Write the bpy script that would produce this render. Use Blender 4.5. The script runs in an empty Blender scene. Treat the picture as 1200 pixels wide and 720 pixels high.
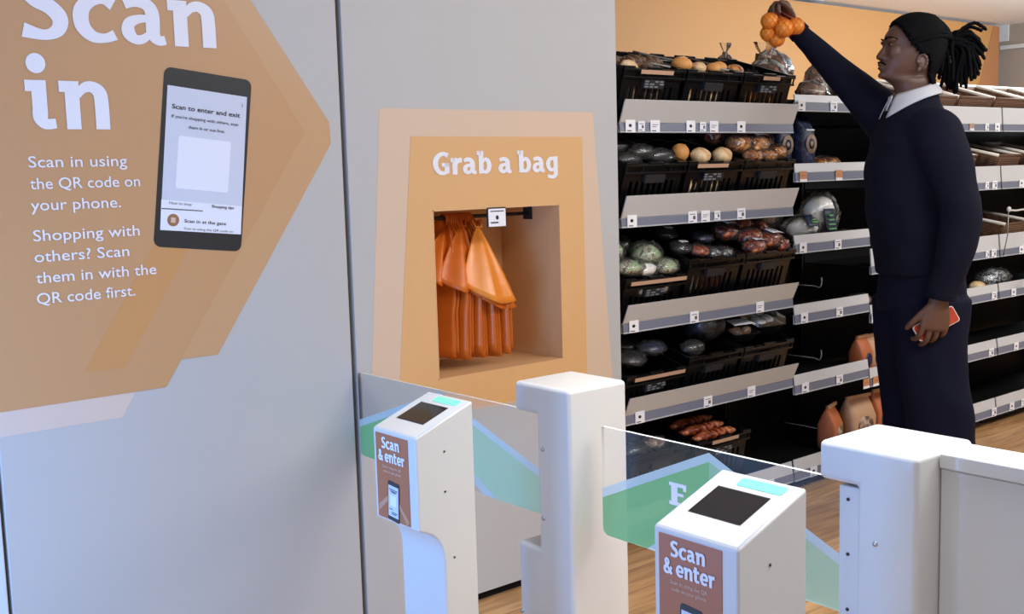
import bpy, bmesh, math, random
from mathutils import Vector, Matrix, noise
random.seed(7)
SC = bpy.context.scene
COL = SC.collection
PI = math.pi

# ------------------------------------------------------------------ camera
FOC, ROLL, PITCH, YAW, CAMH = 1300.0, -.0287, .1182, .6893, 1.32
def camera():
    cr, sr, cp, sp, c, s = math.cos(ROLL), math.sin(ROLL), math.cos(PITCH), math.sin(PITCH), math.cos(YAW), math.sin(YAW)
    M = Matrix(((c, -s, 0), (0, 0, -1), (s, c, 0)))
    Rx = Matrix(((1, 0, 0), (0, cp, -sp), (0, sp, cp)))
    Rz = Matrix(((cr, -sr, 0), (sr, cr, 0), (0, 0, 1)))
    W = Rz @ Rx @ M
    cam = bpy.data.cameras.new('camera')
    o = bpy.data.objects.new('camera', cam); COL.objects.link(o)
    cam.sensor_width = 36; cam.lens = FOC / 1200 * 36; cam.clip_start = .02
    r, d, f = W[0], W[1], W[2]
    m = Matrix(((r.x, -d.x, -f.x, 0), (r.y, -d.y, -f.y, 0), (r.z, -d.z, -f.z, CAMH), (0, 0, 0, 1)))
    o.matrix_world = m
    SC.camera = o
camera()

# ------------------------------------------------------------------ world, lights, exposure
SC.view_settings.view_transform = 'Standard'
SC.view_settings.look = 'None'
SC.view_settings.gamma = 1
SC.view_settings.use_curve_mapping = False
SC.view_settings.exposure = 0.0
w = bpy.data.worlds.new('world'); SC.world = w; w.use_nodes = True
w.node_tree.nodes['Background'].inputs[0].default_value = (.80, .86, 1.0, 1)
w.node_tree.nodes['Background'].inputs[1].default_value = .20
SC.cycles.max_bounces = 10
SC.cycles.transparent_max_bounces = 16
SC.cycles.use_denoising = True
def area(name, loc, target, sx, sy, power, color, spread=PI):
    l = bpy.data.lights.new(name, 'AREA'); l.shape = 'RECTANGLE'; l.size = sx; l.size_y = sy
    l.energy = power; l.color = color; l.spread = spread
    o = bpy.data.objects.new(name, l); COL.objects.link(o)
    o.location = loc
    d = Vector(target) - Vector(loc)
    o.rotation_euler = d.to_track_quat('-Z', 'Y').to_euler()
    return o
# shop ceiling lamps, three added fills for post tops, ceiling and front faces, and the glazed entrance on the left with cool daylight
LAMP = (.97, .99, 1)
area('post_top_fill', (1.6, 1.25, 2.56), (1.6, 1.25, 0), .5, .5, 6.5, LAMP, 1.15)  # added downlight that brightens the tops of the posts
area('ceiling_lamp', (2.1, .3, 2.56), (2.1, .3, 0), 2.0, .6, 42, LAMP)
area('ceiling_lamp', (3.7, .2, 2.5), (3.7, 1.2, .8), 2.4, .5, 40, LAMP)
area('ceiling_lamp', (6.0, .6, 2.5), (6.0, 1.6, .8), 2.4, .5, 54, LAMP)
area('ceiling_lamp', (7.6, 4.0, 2.56), (7.6, 4.2, 0), 5.0, .6, 6, LAMP)
area('ceiling_fill', (7.8, 2.6, 2.15), (7.7, 5.0, 2.6), 4.5, .4, 125, (.78, .91, 1))  # added lamp out of view, aimed up to whiten the ceiling
area('front_fill', (2.4, -2.6, .9), (2.3, 2.6, .7), 2.6, 1.5, 10, (1, .96, .92))  # added fill behind the camera for faces turned towards it
area('entrance_daylight', (-.45, 1.85, .62), (.95, 2.646, .58), .9, .9, 36, (.16, .42, 1.0))
area('entrance_daylight', (-1.9, -.2, .9), (1.6, 1.0, .6), 1.8, 1.5, 24, (.66, .79, 1.0))

# ------------------------------------------------------------------ materials
def lin(c):
    c = c / 255
    return c / 12.92 if c <= .04045 else ((c + .055) / 1.055) ** 2.4
def rgb(r, g, b): return (lin(r), lin(g), lin(b), 1)
MATS = {}
def mat(name, col, rough=.5, metal=0, spec=.5, var=0, vscale=20, bump=0, bscale=60, emit=None, coat=0):
    if name in MATS: return MATS[name]
    m = bpy.data.materials.new(name); m.use_nodes = True; MATS[name] = m
    nt = m.node_tree; b = nt.nodes['Principled BSDF']
    b.inputs['Base Color'].default_value = rgb(*col)
    b.inputs['Roughness'].default_value = rough
    b.inputs['Metallic'].default_value = metal
    b.inputs['Specular IOR Level'].default_value = spec
    b.inputs['Coat Weight'].default_value = coat
    if emit:
        b.inputs['Emission Color'].default_value = rgb(*col); b.inputs['Emission Strength'].default_value = emit
    if var or bump:
        tc = nt.nodes.new('ShaderNodeTexCoord')
    if var:
        n = nt.nodes.new('ShaderNodeTexNoise'); n.inputs['Scale'].default_value = vscale; n.inputs['Detail'].default_value = 5
        nt.links.new(tc.outputs['Object'], n.inputs['Vector'])
        mx = nt.nodes.new('ShaderNodeMix'); mx.data_type = 'RGBA'
        c = rgb(*col)
        mx.inputs[6].default_value = tuple(x * (1 - var) for x in c[:3]) + (1,)
        mx.inputs[7].default_value = tuple(min(1, x * (1 + var)) for x in c[:3]) + (1,)
        nt.links.new(n.outputs['Fac'], mx.inputs[0]); nt.links.new(mx.outputs[2], b.inputs['Base Color'])
    if bump:
        n2 = nt.nodes.new('ShaderNodeTexNoise'); n2.inputs['Scale'].default_value = bscale; n2.inputs['Detail'].default_value = 4
        nt.links.new(tc.outputs['Object'], n2.inputs['Vector'])
        bp = nt.nodes.new('ShaderNodeBump'); bp.inputs['Strength'].default_value = bump; bp.inputs['Distance'].default_value = .01
        nt.links.new(n2.outputs['Fac'], bp.inputs['Height']); nt.links.new(bp.outputs['Normal'], b.inputs['Normal'])
    return m
def see_through(name, col, alpha, rough=.05, glossy=True, ior=1.45):
    """a film: part transparent, part diffuse, with a fresnel gloss on top"""
    m = bpy.data.materials.new(name); m.use_nodes = True; MATS[name] = m
    nt = m.node_tree; nt.nodes.clear()
    out = nt.nodes.new('ShaderNodeOutputMaterial')
    tr = nt.nodes.new('ShaderNodeBsdfTransparent'); df = nt.nodes.new('ShaderNodeBsdfDiffuse')
    df.inputs[0].default_value = rgb(*col)
    m1 = nt.nodes.new('ShaderNodeMixShader'); m1.inputs[0].default_value = alpha
    nt.links.new(tr.outputs[0], m1.inputs[1]); nt.links.new(df.outputs[0], m1.inputs[2])
    gl = nt.nodes.new('ShaderNodeBsdfGlossy'); gl.inputs['Roughness'].default_value = rough
    fr = nt.nodes.new('ShaderNodeFresnel'); fr.inputs[0].default_value = ior
    m2 = nt.nodes.new('ShaderNodeMixShader')
    nt.links.new(fr.outputs[0], m2.inputs[0]); nt.links.new(m1.outputs[0], m2.inputs[1]); nt.links.new(gl.outputs[0], m2.inputs[2])
    nt.links.new(m2.outputs[0], out.inputs[0])
    return m
def specks(name, c1, c2, c3, scale=30, rough=.4, a=.42, b=.60, bump=.4):
    """printed or crusty surface: three colours broken up by noise"""
    m = bpy.data.materials.new(name); m.use_nodes = True; MATS[name] = m
    nt = m.node_tree; p = nt.nodes['Principled BSDF']; p.inputs['Roughness'].default_value = rough
    tc = nt.nodes.new('ShaderNodeTexCoord'); n = nt.nodes.new('ShaderNodeTexNoise')
    n.inputs['Scale'].default_value = scale; n.inputs['Detail'].default_value = 6; n.inputs['Roughness'].default_value = .7; n.inputs['Distortion'].default_value = 1.2
    nt.links.new(tc.outputs['Object'], n.inputs['Vector'])
    r = nt.nodes.new('ShaderNodeValToRGB'); e = r.color_ramp.elements
    e[0].position = a; e[0].color = rgb(*c1); e[1].position = b; e[1].color = rgb(*c3)
    k = e.new((a + b) / 2); k.color = rgb(*c2)
    nt.links.new(n.outputs['Fac'], r.inputs[0]); nt.links.new(r.outputs[0], p.inputs['Base Color'])
    bp = nt.nodes.new('ShaderNodeBump'); bp.inputs['Strength'].default_value = bump; bp.inputs['Distance'].default_value = .01
    nt.links.new(n.outputs['Fac'], bp.inputs['Height']); nt.links.new(bp.outputs[0], p.inputs['Normal'])
    return m
def wood_floor():
    m = bpy.data.materials.new('wood_floor'); m.use_nodes = True; nt = m.node_tree; b = nt.nodes['Principled BSDF']
    tc = nt.nodes.new('ShaderNodeTexCoord')
    br = nt.nodes.new('ShaderNodeTexBrick'); br.inputs['Scale'].default_value = 1
    br.inputs['Brick Width'].default_value = 1.2; br.inputs['Row Height'].default_value = .14
    br.inputs['Mortar Size'].default_value = .0012; br.offset = .37
    br.inputs['Color1'].default_value = rgb(214, 170, 120); br.inputs['Color2'].default_value = rgb(198, 150, 100); br.inputs['Mortar'].default_value = rgb(110, 76, 46)
    nt.links.new(tc.outputs['Object'], br.inputs['Vector'])
    mp = nt.nodes.new('ShaderNodeMapping'); mp.inputs['Scale'].default_value = (2.2, 26, 1)
    nt.links.new(tc.outputs['Object'], mp.inputs[0])
    n = nt.nodes.new('ShaderNodeTexNoise'); n.inputs['Scale'].default_value = 1.6; n.inputs['Detail'].default_value = 8; n.inputs['Distortion'].default_value = .6
    nt.links.new(mp.outputs[0], n.inputs['Vector'])
    rp = nt.nodes.new('ShaderNodeValToRGB'); rp.color_ramp.elements[0].position = .3; rp.color_ramp.elements[1].position = .7
    rp.color_ramp.elements[0].color = (.55, .5, .45, 1); rp.color_ramp.elements[1].color = (1.1, 1.08, 1.05, 1)
    nt.links.new(n.outputs['Fac'], rp.inputs[0])
    mx = nt.nodes.new('ShaderNodeMix'); mx.data_type = 'RGBA'; mx.blend_type = 'MULTIPLY'; mx.inputs[0].default_value = 1
    nt.links.new(br.outputs['Color'], mx.inputs[6]); nt.links.new(rp.outputs[0], mx.inputs[7])
    nt.links.new(mx.outputs[2], b.inputs['Base Color']); b.inputs['Roughness'].default_value = .38
    return m
def wicker():
    m = bpy.data.materials.new('wicker'); m.use_nodes = True; nt = m.node_tree; b = nt.nodes['Principled BSDF']
    tc = nt.nodes.new('ShaderNodeTexCoord')
    w1 = nt.nodes.new('ShaderNodeTexWave'); w1.inputs['Scale'].default_value = 38; w1.bands_direction = 'Z'; w1.inputs['Distortion'].default_value = 2
    w2 = nt.nodes.new('ShaderNodeTexWave'); w2.inputs['Scale'].default_value = 22; w2.bands_direction = 'X'; w2.inputs['Distortion'].default_value = 1
    nt.links.new(tc.outputs['Object'], w1.inputs[0]); nt.links.new(tc.outputs['Object'], w2.inputs[0])
    ad = nt.nodes.new('ShaderNodeMath'); ad.operation = 'MULTIPLY'
    nt.links.new(w1.outputs['Fac'], ad.inputs[0]); nt.links.new(w2.outputs['Fac'], ad.inputs[1])
    rp = nt.nodes.new('ShaderNodeValToRGB'); rp.color_ramp.elements[0].color = rgb(70, 44, 30); rp.color_ramp.elements[1].color = rgb(176, 130, 92)
    nt.links.new(ad.outputs[0], rp.inputs[0]); nt.links.new(rp.outputs[0], b.inputs['Base Color'])
    bp = nt.nodes.new('ShaderNodeBump'); bp.inputs['Strength'].default_value = .7; bp.inputs['Distance'].default_value = .006
    nt.links.new(ad.outputs[0], bp.inputs['Height']); nt.links.new(bp.outputs[0], b.inputs['Normal'])
    b.inputs['Roughness'].default_value = .6
    return m

M_FLOOR = wood_floor(); M_WICKER = wicker()
M_WALL = mat('white_wall_panel', (188, 187, 184), .45, var=.02, vscale=3)
M_WALLB = mat('white_wall_panel_edge', (206, 214, 228), .4)
M_GAP = mat('dark_gap', (70, 78, 98), .6)
M_CEIL = mat('ceiling_white', (240, 240, 242), .6)
M_ORWALL = mat('orange_wall', (180, 128, 72), .6, var=.03, vscale=1.5)
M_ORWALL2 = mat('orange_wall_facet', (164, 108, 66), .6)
M_GREYWALL = mat('grey_wall', (150, 136, 124), .6)
M_GREYLIGHT = mat('grey_wall_light', (196, 196, 196), .6)
M_NICHE = mat('niche_laminate', (222, 176, 124), .5)
M_SIGN = mat('sign_orange', (200, 158, 114), .38)
M_SIGN2 = mat('sign_orange_deep', (198, 152, 106), .38)
M_SIGN3 = mat('sign_orange_band', (202, 148, 92), .38)
M_SIGNP = mat('sign_pale', (214, 196, 182), .42)
M_PANP = mat('panel_pale', (216, 190, 164), .42)
M_PANO = mat('panel_orange', (222, 175, 120), .36)
M_WHITEV = mat('white_vinyl', (236, 236, 242), .4)
M_PHONE = mat('phone_black', (38, 38, 40), .35)
M_SCREEN = mat('phone_screen_print', (208, 214, 228), .4)
M_SCREENL = mat('phone_screen_white', (234, 238, 248), .4)
M_INK = mat('ink', (24, 24, 28), .5)
M_INKG = mat('ink_grey', (96, 92, 90), .5)
M_BROWN = mat('icon_brown', (156, 110, 78), .5)
M_POST = mat('post_white', (211, 211, 209), .3, coat=.2)
M_POSTER = mat('poster_rust', (176, 104, 62), .38)
M_POSTERL = mat('poster_rust_light', (196, 146, 114), .38)
M_GLASSBLK = mat('display_glass', (30, 26, 24), .06)
M_MINT = mat('mint_light', (124, 226, 190), .3, emit=.15)
M_STEEL = mat('steel', (190, 190, 190), .25, metal=.9)
M_HOLE = mat('screw_dark', (40, 40, 40), .5)
M_BLACKM = mat('black_metal', (9, 9, 10), .6, spec=.2)
M_DARKM = mat('dark_metal', (34, 34, 38), .55)
M_RAIL = mat('price_rail_grey', (120, 124, 140), .35)
M_RAILL = mat('rail_light', (186, 188, 192), .4)
M_RISER = mat('riser_acrylic', (196, 194, 190), .3)
M_RISERW = mat('riser_white', (206, 206, 206), .35)
M_TICKET = mat('ticket_white', (240, 240, 244), .5)
M_TICKETO = mat('ticket_orange', (196, 138, 96), .5)
M_CRATE = mat('crate_black', (9, 9, 11), .33, spec=.45)
M_STRIP = mat('crate_wood_strip', (196, 158, 128), .6)
M_WIRE = mat('wire_grey', (150, 148, 142), .35, metal=.5)
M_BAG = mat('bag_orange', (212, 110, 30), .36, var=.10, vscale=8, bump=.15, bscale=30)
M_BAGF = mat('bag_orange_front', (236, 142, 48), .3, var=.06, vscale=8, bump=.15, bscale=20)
M_BUN = mat('bun_crust', (222, 156, 84), .55, var=.25, vscale=18, bump=.2, bscale=40)
M_BUNC = specks('bun_cream', (196, 140, 84), (228, 192, 142), (240, 218, 180), 14, .55, .36, .62, .15)
M_BUND = specks('roll_dark', (44, 30, 22), (104, 72, 50), (160, 124, 94), 24, .5)
M_LOAF = specks('loaf_brown', (46, 26, 18), (104, 58, 38), (170, 116, 84), 26, .4)
M_LOAFT = specks('loaf_tan', (96, 66, 48), (156, 122, 98), (206, 180, 156), 22, .4)
M_ROLLG = specks('roll_glazed', (120, 62, 24), (206, 128, 56), (240, 190, 120), 20, .3)
M_ROLLR = specks('roll_red', (70, 24, 14), (176, 74, 34), (224, 150, 104), 24, .3)
M_DOUGH = specks('white_bread', (190, 178, 164), (236, 230, 220), (250, 247, 242), 26, .5, .28, .50)
M_GREEN = specks('bag_green_print', (70, 60, 46), (206, 206, 184), (120, 176, 96), 34, .4, .40, .58)
M_NAVY = specks('bag_navy', (14, 18, 36), (40, 50, 86), (92, 104, 140), 30, .35, .40, .72)
M_EMBLEM = mat('emblem_cream', (176, 150, 128), .5, var=.3, vscale=60)
M_DARKLAB = mat('label_dark_blue', (36, 50, 70), .5)
M_GREENTX = mat('label_green_text', (110, 170, 110), .5)
M_DARKPK = specks('pack_dark', (10, 10, 12), (34, 34, 38), (120, 122, 124), 24, .35, .42, .74)
M_FOIL = specks('foil_pack', (16, 16, 18), (84, 86, 90), (230, 230, 232), 44, .25, .40, .60)
M_PAPERB = mat('paper_bag_orange', (190, 104, 58), .55, var=.2, vscale=14)
M_PAPERT = mat('paper_bag_tan', (196, 150, 112), .55, var=.2, vscale=14)
M_CHALK = mat('sign_card_black', (30, 32, 34), .6)
M_CHALKT = mat('chalk_text', (130, 132, 134), .6)
M_SKIN = mat('skin', (96, 66, 52), .45, var=.12, vscale=20)
M_NAIL = mat('eye_white', (120, 108, 100), .3)
M_HAIR = mat('hair_black', (6, 6, 8), .8, spec=.12, bump=.3, bscale=120)
M_KNIT = mat('knit_navy', (15, 17, 32), .85, spec=.15, var=.15, vscale=200, bump=.15, bscale=260)
M_TROUS = mat('trousers_navy', (11, 14, 34), .8, spec=.15, var=.1, vscale=60)
M_SHIRT = mat('shirt_white', (198, 198, 202), .7)
M_SHOE = mat('shoe_black', (22, 22, 22), .4)
M_ORANGE = mat('orange_peel', (238, 146, 40), .42, bump=.3, bscale=160)
M_NET = mat('net_red', (222, 104, 36), .5)
M_REDP = mat('phone_red', (190, 62, 32), .4)
M_WHITEP = mat('phone_edge_white', (232, 224, 216), .4)
M_CORD = mat('cord_white', (206, 204, 198), .5)
M_RATTAN = mat('basket_rim', (232, 222, 208), .5)
M_GLASS = see_through('gate_glass', (225, 235, 232), .02, ior=1.22)
M_GLASSE = mat('glass_edge', (226, 234, 232), .15)
M_BANDP = see_through('band_pale', (206, 226, 226), .80, ior=1.2)
M_GREENV = see_through('band_green', (136, 194, 134), .94, ior=1.15)
M_GREENV2 = see_through('band_green_pale', (182, 224, 184), .74, ior=1.15)
M_FILM = see_through('cello_film', (235, 232, 228), .035, rough=.16, ior=1.55)

# ------------------------------------------------------------------ builders
class MB:
    """collects shapes into one mesh; org is subtracted so that shapes can be given in world metres"""
    def __init__(self, org=(0, 0, 0)):
        self.v = []; self.f = []; self.mi = []; self.cur = 0; self.org = Vector(org); self.smooth = False; self.sm = []
    def add(self, vs, fs, m=None, smooth=None):
        n = len(self.v); self.v += [Vector(p) for p in vs]
        for f in fs:
            self.f.append([i + n for i in f]); self.mi.append(self.cur if m is None else m)
            self.sm.append(self.smooth if smooth is None else smooth)
        return self
    def box(self, a, b, m=None, M=None):
        x0, y0, z0 = a; x1, y1, z1 = b
        vs = [(x0, y0, z0), (x1, y0, z0), (x1, y1, z0), (x0, y1, z0), (x0, y0, z1), (x1, y0, z1), (x1, y1, z1), (x0, y1, z1)]
        if M: vs = [M @ Vector(p) for p in vs]
        return self.add(vs, [(3, 2, 1, 0), (4, 5, 6, 7), (0, 1, 5, 4), (1, 2, 6, 5), (2, 3, 7, 6), (3, 0, 4, 7)], m)
    def prism(self, poly, axis, lo, hi, m=None):
        """poly: 2-D points; axis 0/1/2 is the extrusion axis, poly runs over the two others in order"""
        n = len(poly)
        def P(p, h):
            q = list(p); q.insert(axis, h); return tuple(q)
        vs = [P(p, lo) for p in poly] + [P(p, hi) for p in poly]
        fs = [tuple(range(n)), tuple(range(2 * n - 1, n - 1, -1))] + [(i, i + n, (i + 1) % n + n, (i + 1) % n) for i in range(n)]
        return self.add(vs, fs, m)
    def tube(self, pts, r, n=8, m=None, caps=True, flat=1.0):
        pts = [Vector(p) for p in pts]
        rs = r if isinstance(r, (list, tuple)) else [r] * len(pts)
        vs = []; up = Vector((0, 0, 1)); prev = None
        for i, p in enumerate(pts):
            t = (pts[min(i + 1, len(pts) - 1)] - pts[max(i - 1, 0)]).normalized()
            if prev is None:
                a = t.cross(up)
                if a.length < 1e-3: a = t.cross(Vector((1, 0, 0)))
            else:
                a = prev - t * prev.dot(t)
                if a.length < 1e-5: a = t.cross(up)
            a.normalize(); prev = a; b = t.cross(a)
            for k in range(n):
                an = 2 * PI * k / n
                vs.append(p + a * (math.cos(an) * rs[i]) + b * (math.sin(an) * rs[i] * flat))
        fs = []
        for i in range(len(pts) - 1):
            for k in range(n):
                k2 = (k + 1) % n
                fs.append((i * n + k, i * n + k2, (i + 1) * n + k2, (i + 1) * n + k))
        if caps:
            fs.append(tuple(range(n - 1, -1, -1))); fs.append(tuple(range((len(pts) - 1) * n, len(pts) * n)))
        return self.add(vs, fs, m, True)
    def loft(self, rings, caps=True, m=None, smooth=True):
        n = len(rings[0]); vs = [p for r in rings for p in r]; fs = []
        for i in range(len(rings) - 1):
            for k in range(n):
                k2 = (k + 1) % n
                fs.append((i * n + k, i * n + k2, (i + 1) * n + k2, (i + 1) * n + k))
        if caps:
            fs.append(tuple(range(n - 1, -1, -1))); fs.append(tuple(range((len(rings) - 1) * n, len(rings) * n)))
        return self.add(vs, fs, m, smooth)
    def grid(self, fn, nu, nv, m=None, smooth=True):
        vs = [fn(i / nu, j / nv) for j in range(nv + 1) for i in range(nu + 1)]
        fs = [(j * (nu + 1) + i, j * (nu + 1) + i + 1, (j + 1) * (nu + 1) + i + 1, (j + 1) * (nu + 1) + i) for j in range(nv) for i in range(nu)]
        return self.add(vs, fs, m, smooth)
    def blob(self, c, r, seed=0, amp=.08, freq=3, n=14, m=None, M=None, zflat=None, sq=1.0):
        """lumpy superellipsoid"""
        vs = []; rings = n // 2
        c = Vector(c); r = Vector(r)
        sg = lambda v, e: math.copysign(abs(v) ** e, v)
        for j in range(rings + 1):
            ph = -PI / 2 + PI * j / rings
            for i in range(n):
                th = 2 * PI * i / n
                d = Vector((sg(math.cos(ph), sq) * sg(math.cos(th), sq), sg(math.cos(ph), sq) * sg(math.sin(th), sq), sg(math.sin(ph), sq)))
                o_ = Vector((seed * 7.3, seed * 1.7, 0)); k = 1 + amp * (noise.noise(d * freq + o_) + .55 * noise.noise(d * freq * 2.3 + o_))
                p = Vector((d.x * r.x, d.y * r.y, d.z * r.z)) * k
                if zflat is not None: p.z = max(p.z, -r.z * zflat)
                p = c + p if M is None else M @ (c + p)
                vs.append(p)
        fs = []
        for j in range(rings):
            for i in range(n):
                i2 = (i + 1) % n
                fs.append((j * n + i, j * n + i2, (j + 1) * n + i2, (j + 1) * n + i))
        return self.add(vs, fs, m, True)
    def poly(self, pts, m=None):
        return self.add(pts, [tuple(range(len(pts)))], m)
    def build(self, name, mats, parent=None, bevel=0, seg=2, solid=0, subsurf=0, kind=None, merge=False):
        me = bpy.data.meshes.new(name)
        me.from_pydata([tuple(p - self.org) for p in self.v], [], self.f)
        mats = mats if isinstance(mats, (list, tuple)) else [mats]
        for q in mats: me.materials.append(q)
        for i, p in enumerate(me.polygons):
            p.material_index = self.mi[i]; p.use_smooth = self.sm[i]
        bm = bmesh.new(); bm.from_mesh(me)
        if merge: bmesh.ops.remove_doubles(bm, verts=bm.verts, dist=1e-5)
        if not getattr(self, 'keep', False): bmesh.ops.recalc_face_normals(bm, faces=bm.faces)
        bm.to_mesh(me); bm.free(); me.update()
        o = bpy.data.objects.new(name, me); COL.objects.link(o)
        if parent: o.parent = parent
        if solid:
            s = o.modifiers.new('solid', 'SOLIDIFY'); s.thickness = solid; s.offset = 0
        if bevel:
            b = o.modifiers.new('bevel', 'BEVEL'); b.width = bevel; b.segments = seg; b.limit_method = 'ANGLE'; b.angle_limit = math.radians(35)
            for p in me.polygons: p.use_smooth = True
            b.harden_normals = True
        if subsurf:
            s = o.modifiers.new('sub', 'SUBSURF'); s.levels = subsurf; s.render_levels = subsurf
        if kind: o['kind'] = kind
        return o
def tag(o, label, cat, group=None):
    o['label'] = label; o['category'] = cat
    if group: o['group'] = group
    return o
def thing(name, label, cat, loc=(0, 0, 0), rot=(0, 0, 0), group=None):
    o = bpy.data.objects.new(name, None); COL.objects.link(o)
    o.location = loc; o.rotation_euler = rot; o.empty_display_size = .05
    return tag(o, label, cat, group)
def dup(root, loc, rot=None, label=None, group=None):
    r = root.copy(); COL.objects.link(r); r.location = loc
    if rot: r.rotation_euler = rot
    if label: r['label'] = label
    if group: r['group'] = group
    for ch in list(root.children):
        c = ch.copy(); COL.objects.link(c); c.parent = r
        for g in list(ch.children):
            d = g.copy(); COL.objects.link(d); d.parent = c
    return r
def cat(pts, n=7):
    """Catmull-Rom through tuples of any length"""
    P = [pts[0]] + list(pts) + [pts[-1]]; out = []
    for i in range(1, len(P) - 2):
        for k in range(n):
            t = k / n
            out.append(tuple(.5 * (2 * b + (c - a) * t + (2 * a - 5 * b + 4 * c - d) * t * t + (3 * b - a - 3 * c + d) * t ** 3)
                             for a, b, c, d in zip(P[i - 1], P[i], P[i + 1], P[i + 2])))
    out.append(tuple(pts[-1])); return out

# ---- lettering: a heavy slab face drawn stroke by stroke, and plain text
def stroke(pts, w):
    ws = w if isinstance(w, (list, tuple)) else [w] * len(pts)
    q = cat([(x, y, k) for (x, y), k in zip(pts, ws)], 6)
    L = []; R = []
    for i, (x, y, k) in enumerate(q):
        a = q[max(i - 1, 0)]; b = q[min(i + 1, len(q) - 1)]
        dx, dy = b[0] - a[0], b[1] - a[1]; d = math.hypot(dx, dy) or 1
        nx, ny = -dy / d * k / 2, dx / d * k / 2
        L.append((x + nx, y + ny)); R.append((x - nx, y - ny))
    return [[L[i], L[i + 1], R[i + 1], R[i]] for i in range(len(q) - 1)]
def rect(x0, y0, x1, y1): return [[(x0, y0), (x1, y0), (x1, y1), (x0, y1)]]
def disc(x, y, r): return [[(x + r * math.cos(2 * PI * k / 24), y + r * math.sin(2 * PI * k / 24)) for k in range(24)]]
GL = {
 'n': (rect(0, .77, .3, 1) + rect(.12, 0, .43, 1) + stroke([(.40, .68), (.52, .85), (.70, .89), (.87, .77), (.905, .52), (.905, 0)], [.10, .20, .24, .30, .31, .31]), 1.14),
 'i': (rect(0, .77, .3, 1) + rect(.13, .3, .44, 1) + stroke([(.285, .42), (.285, .24), (.38, .11), (.60, .12)], [.31, .31, .23, .20]) + disc(.26, 1.34, .205), .68),
 'a': (stroke([(.10, .83), (.32, .90), (.56, .86), (.68, .68), (.68, .3)], [.20, .22, .26, .30, .30]) + stroke([(.68, .45), (.69, .22), (.80, .10), (.94, .12)], [.30, .29, .22, .19]) + stroke([(.64, .555), (.40, .54), (.19, .44), (.16, .24), (.30, .10), (.48, .13), (.66, .30)], [.15, .18, .24, .28, .21, .18, .12]), 1.0),
 'c': (stroke([(.82, .80), (.62, .90), (.38, .85), (.18, .66), (.17, .34), (.36, .12), (.62, .09), (.83, .17)], [.27, .21, .24, .31, .31, .25, .19, .22]), .93),
 'S': (stroke([(.86, 1.17), (.62, 1.26), (.36, 1.22), (.20, 1.02), (.34, .80), (.62, .66), (.80, .44), (.74, .2), (.48, .09), (.08, .17)], [.27, .21, .24, .31, .31, .32, .32, .27, .21, .30]), 1.04),
 'G': (stroke([(1.0, 1.16), (.72, 1.27), (.42, 1.18), (.19, .88), (.19, .46), (.42, .15), (.72, .09), (.92, .17)], [.28, .21, .25, .32, .32, .25, .2, .2]) + rect(.78, .1, 1.08, .70) + rect(.60, .50, 1.08, .70), 1.18),
 'r': (rect(0, .77, .3, 1) + rect(.12, 0, .43, 1) + stroke([(.38, .62), (.50, .83), (.76, .88)], [.12, .24, .28]), .80),
 'b': (rect(0, 1.19, .3, 1.42) + rect(.12, .02, .43, 1.42) + stroke([(.38, .72), (.56, .89), (.76, .81), (.86, .5), (.76, .2), (.56, .10), (.34, .18)], [.12, .2, .26, .31, .26, .2, .16]), 1.10),
 'g': (stroke([(.74, .74), (.54, .89), (.32, .80), (.20, .52), (.30, .24), (.52, .13), (.74, .28)], [.12, .2, .26, .30, .26, .2, .12]) + rect(.65, -.12, .96, 1) + stroke([(.805, 0), (.78, -.2), (.58, -.33), (.18, -.28)], [.31, .28, .22, .2]), 1.06),
 'e': (rect(.2, .40, .88, .57) + stroke([(.87, .44), (.85, .66), (.72, .85), (.52, .91), (.30, .82), (.17, .5), (.28, .2), (.54, .09), (.86, .16)], [.2, .25, .25, .21, .26, .31, .27, .2, .2]), 1.0),
 't': (rect(.14, .28, .45, 1.28) + rect(0, .79, .72, 1.0) + stroke([(.295, .42), (.295, .24), (.42, .10), (.72, .13)], [.31, .30, .21, .2]), .80),
 '&': (stroke([(1.02, .66), (.88, .30), (.58, .11), (.26, .16), (.17, .40), (.34, .66), (.64, .90), (.64, 1.15), (.46, 1.27), (.29, 1.12), (.38, .86), (.66, .48), (1.08, .04)], [.24, .22, .21, .26, .29, .25, .24, .23, .2, .23, .26, .28, .28]), 1.18),
 'E': (rect(.10, 0, .42, 1.36) + rect(0, 1.14, .86, 1.36) + rect(0, 0, .88, .22) + rect(.3, .60, .72, .78) + rect(.70, .96, .86, 1.36) + rect(.72, 0, .88, .42), 1.0),
 ' ': ([], .38)}
def slab(name, text, matl, xh, org, ux, uy, width=None, parent=None, porg=(0, 0, 0), track=.02, bold=0):
    polys = []; x = 0
    for ch in text:
        ps, adv = GL[ch]
        polys += [[(px + x, py) for px, py in p] for p in ps]; x += adv + track
    tot = max(p[0] for q in polys for p in q); sx = (width / tot) if width else xh
    ux = Vector(ux); uy = Vector(uy); org = Vector(org); nrm = ux.cross(uy)
    mb = MB(porg)
    if bold: polys = [[(a + dx, b + dy) for a, b in q] for dx, dy in ((0, 0), (bold, 0), (-bold, 0), (0, bold * .7), (0, -bold * .7)) for q in polys]
    for k, q in enumerate(polys):
        ar = sum(q[i][0] * q[(i + 1) % len(q)][1] - q[(i + 1) % len(q)][0] * q[i][1] for i in range(len(q)))
        if ar < 0: q = q[::-1]
        mb.poly([org + nrm * (k * 2.5e-7) + ux * (px * sx) + uy * (py * xh) for px, py in q])
    mb.keep = True
    o = mb.build(name, matl, parent)
    return o
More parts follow.
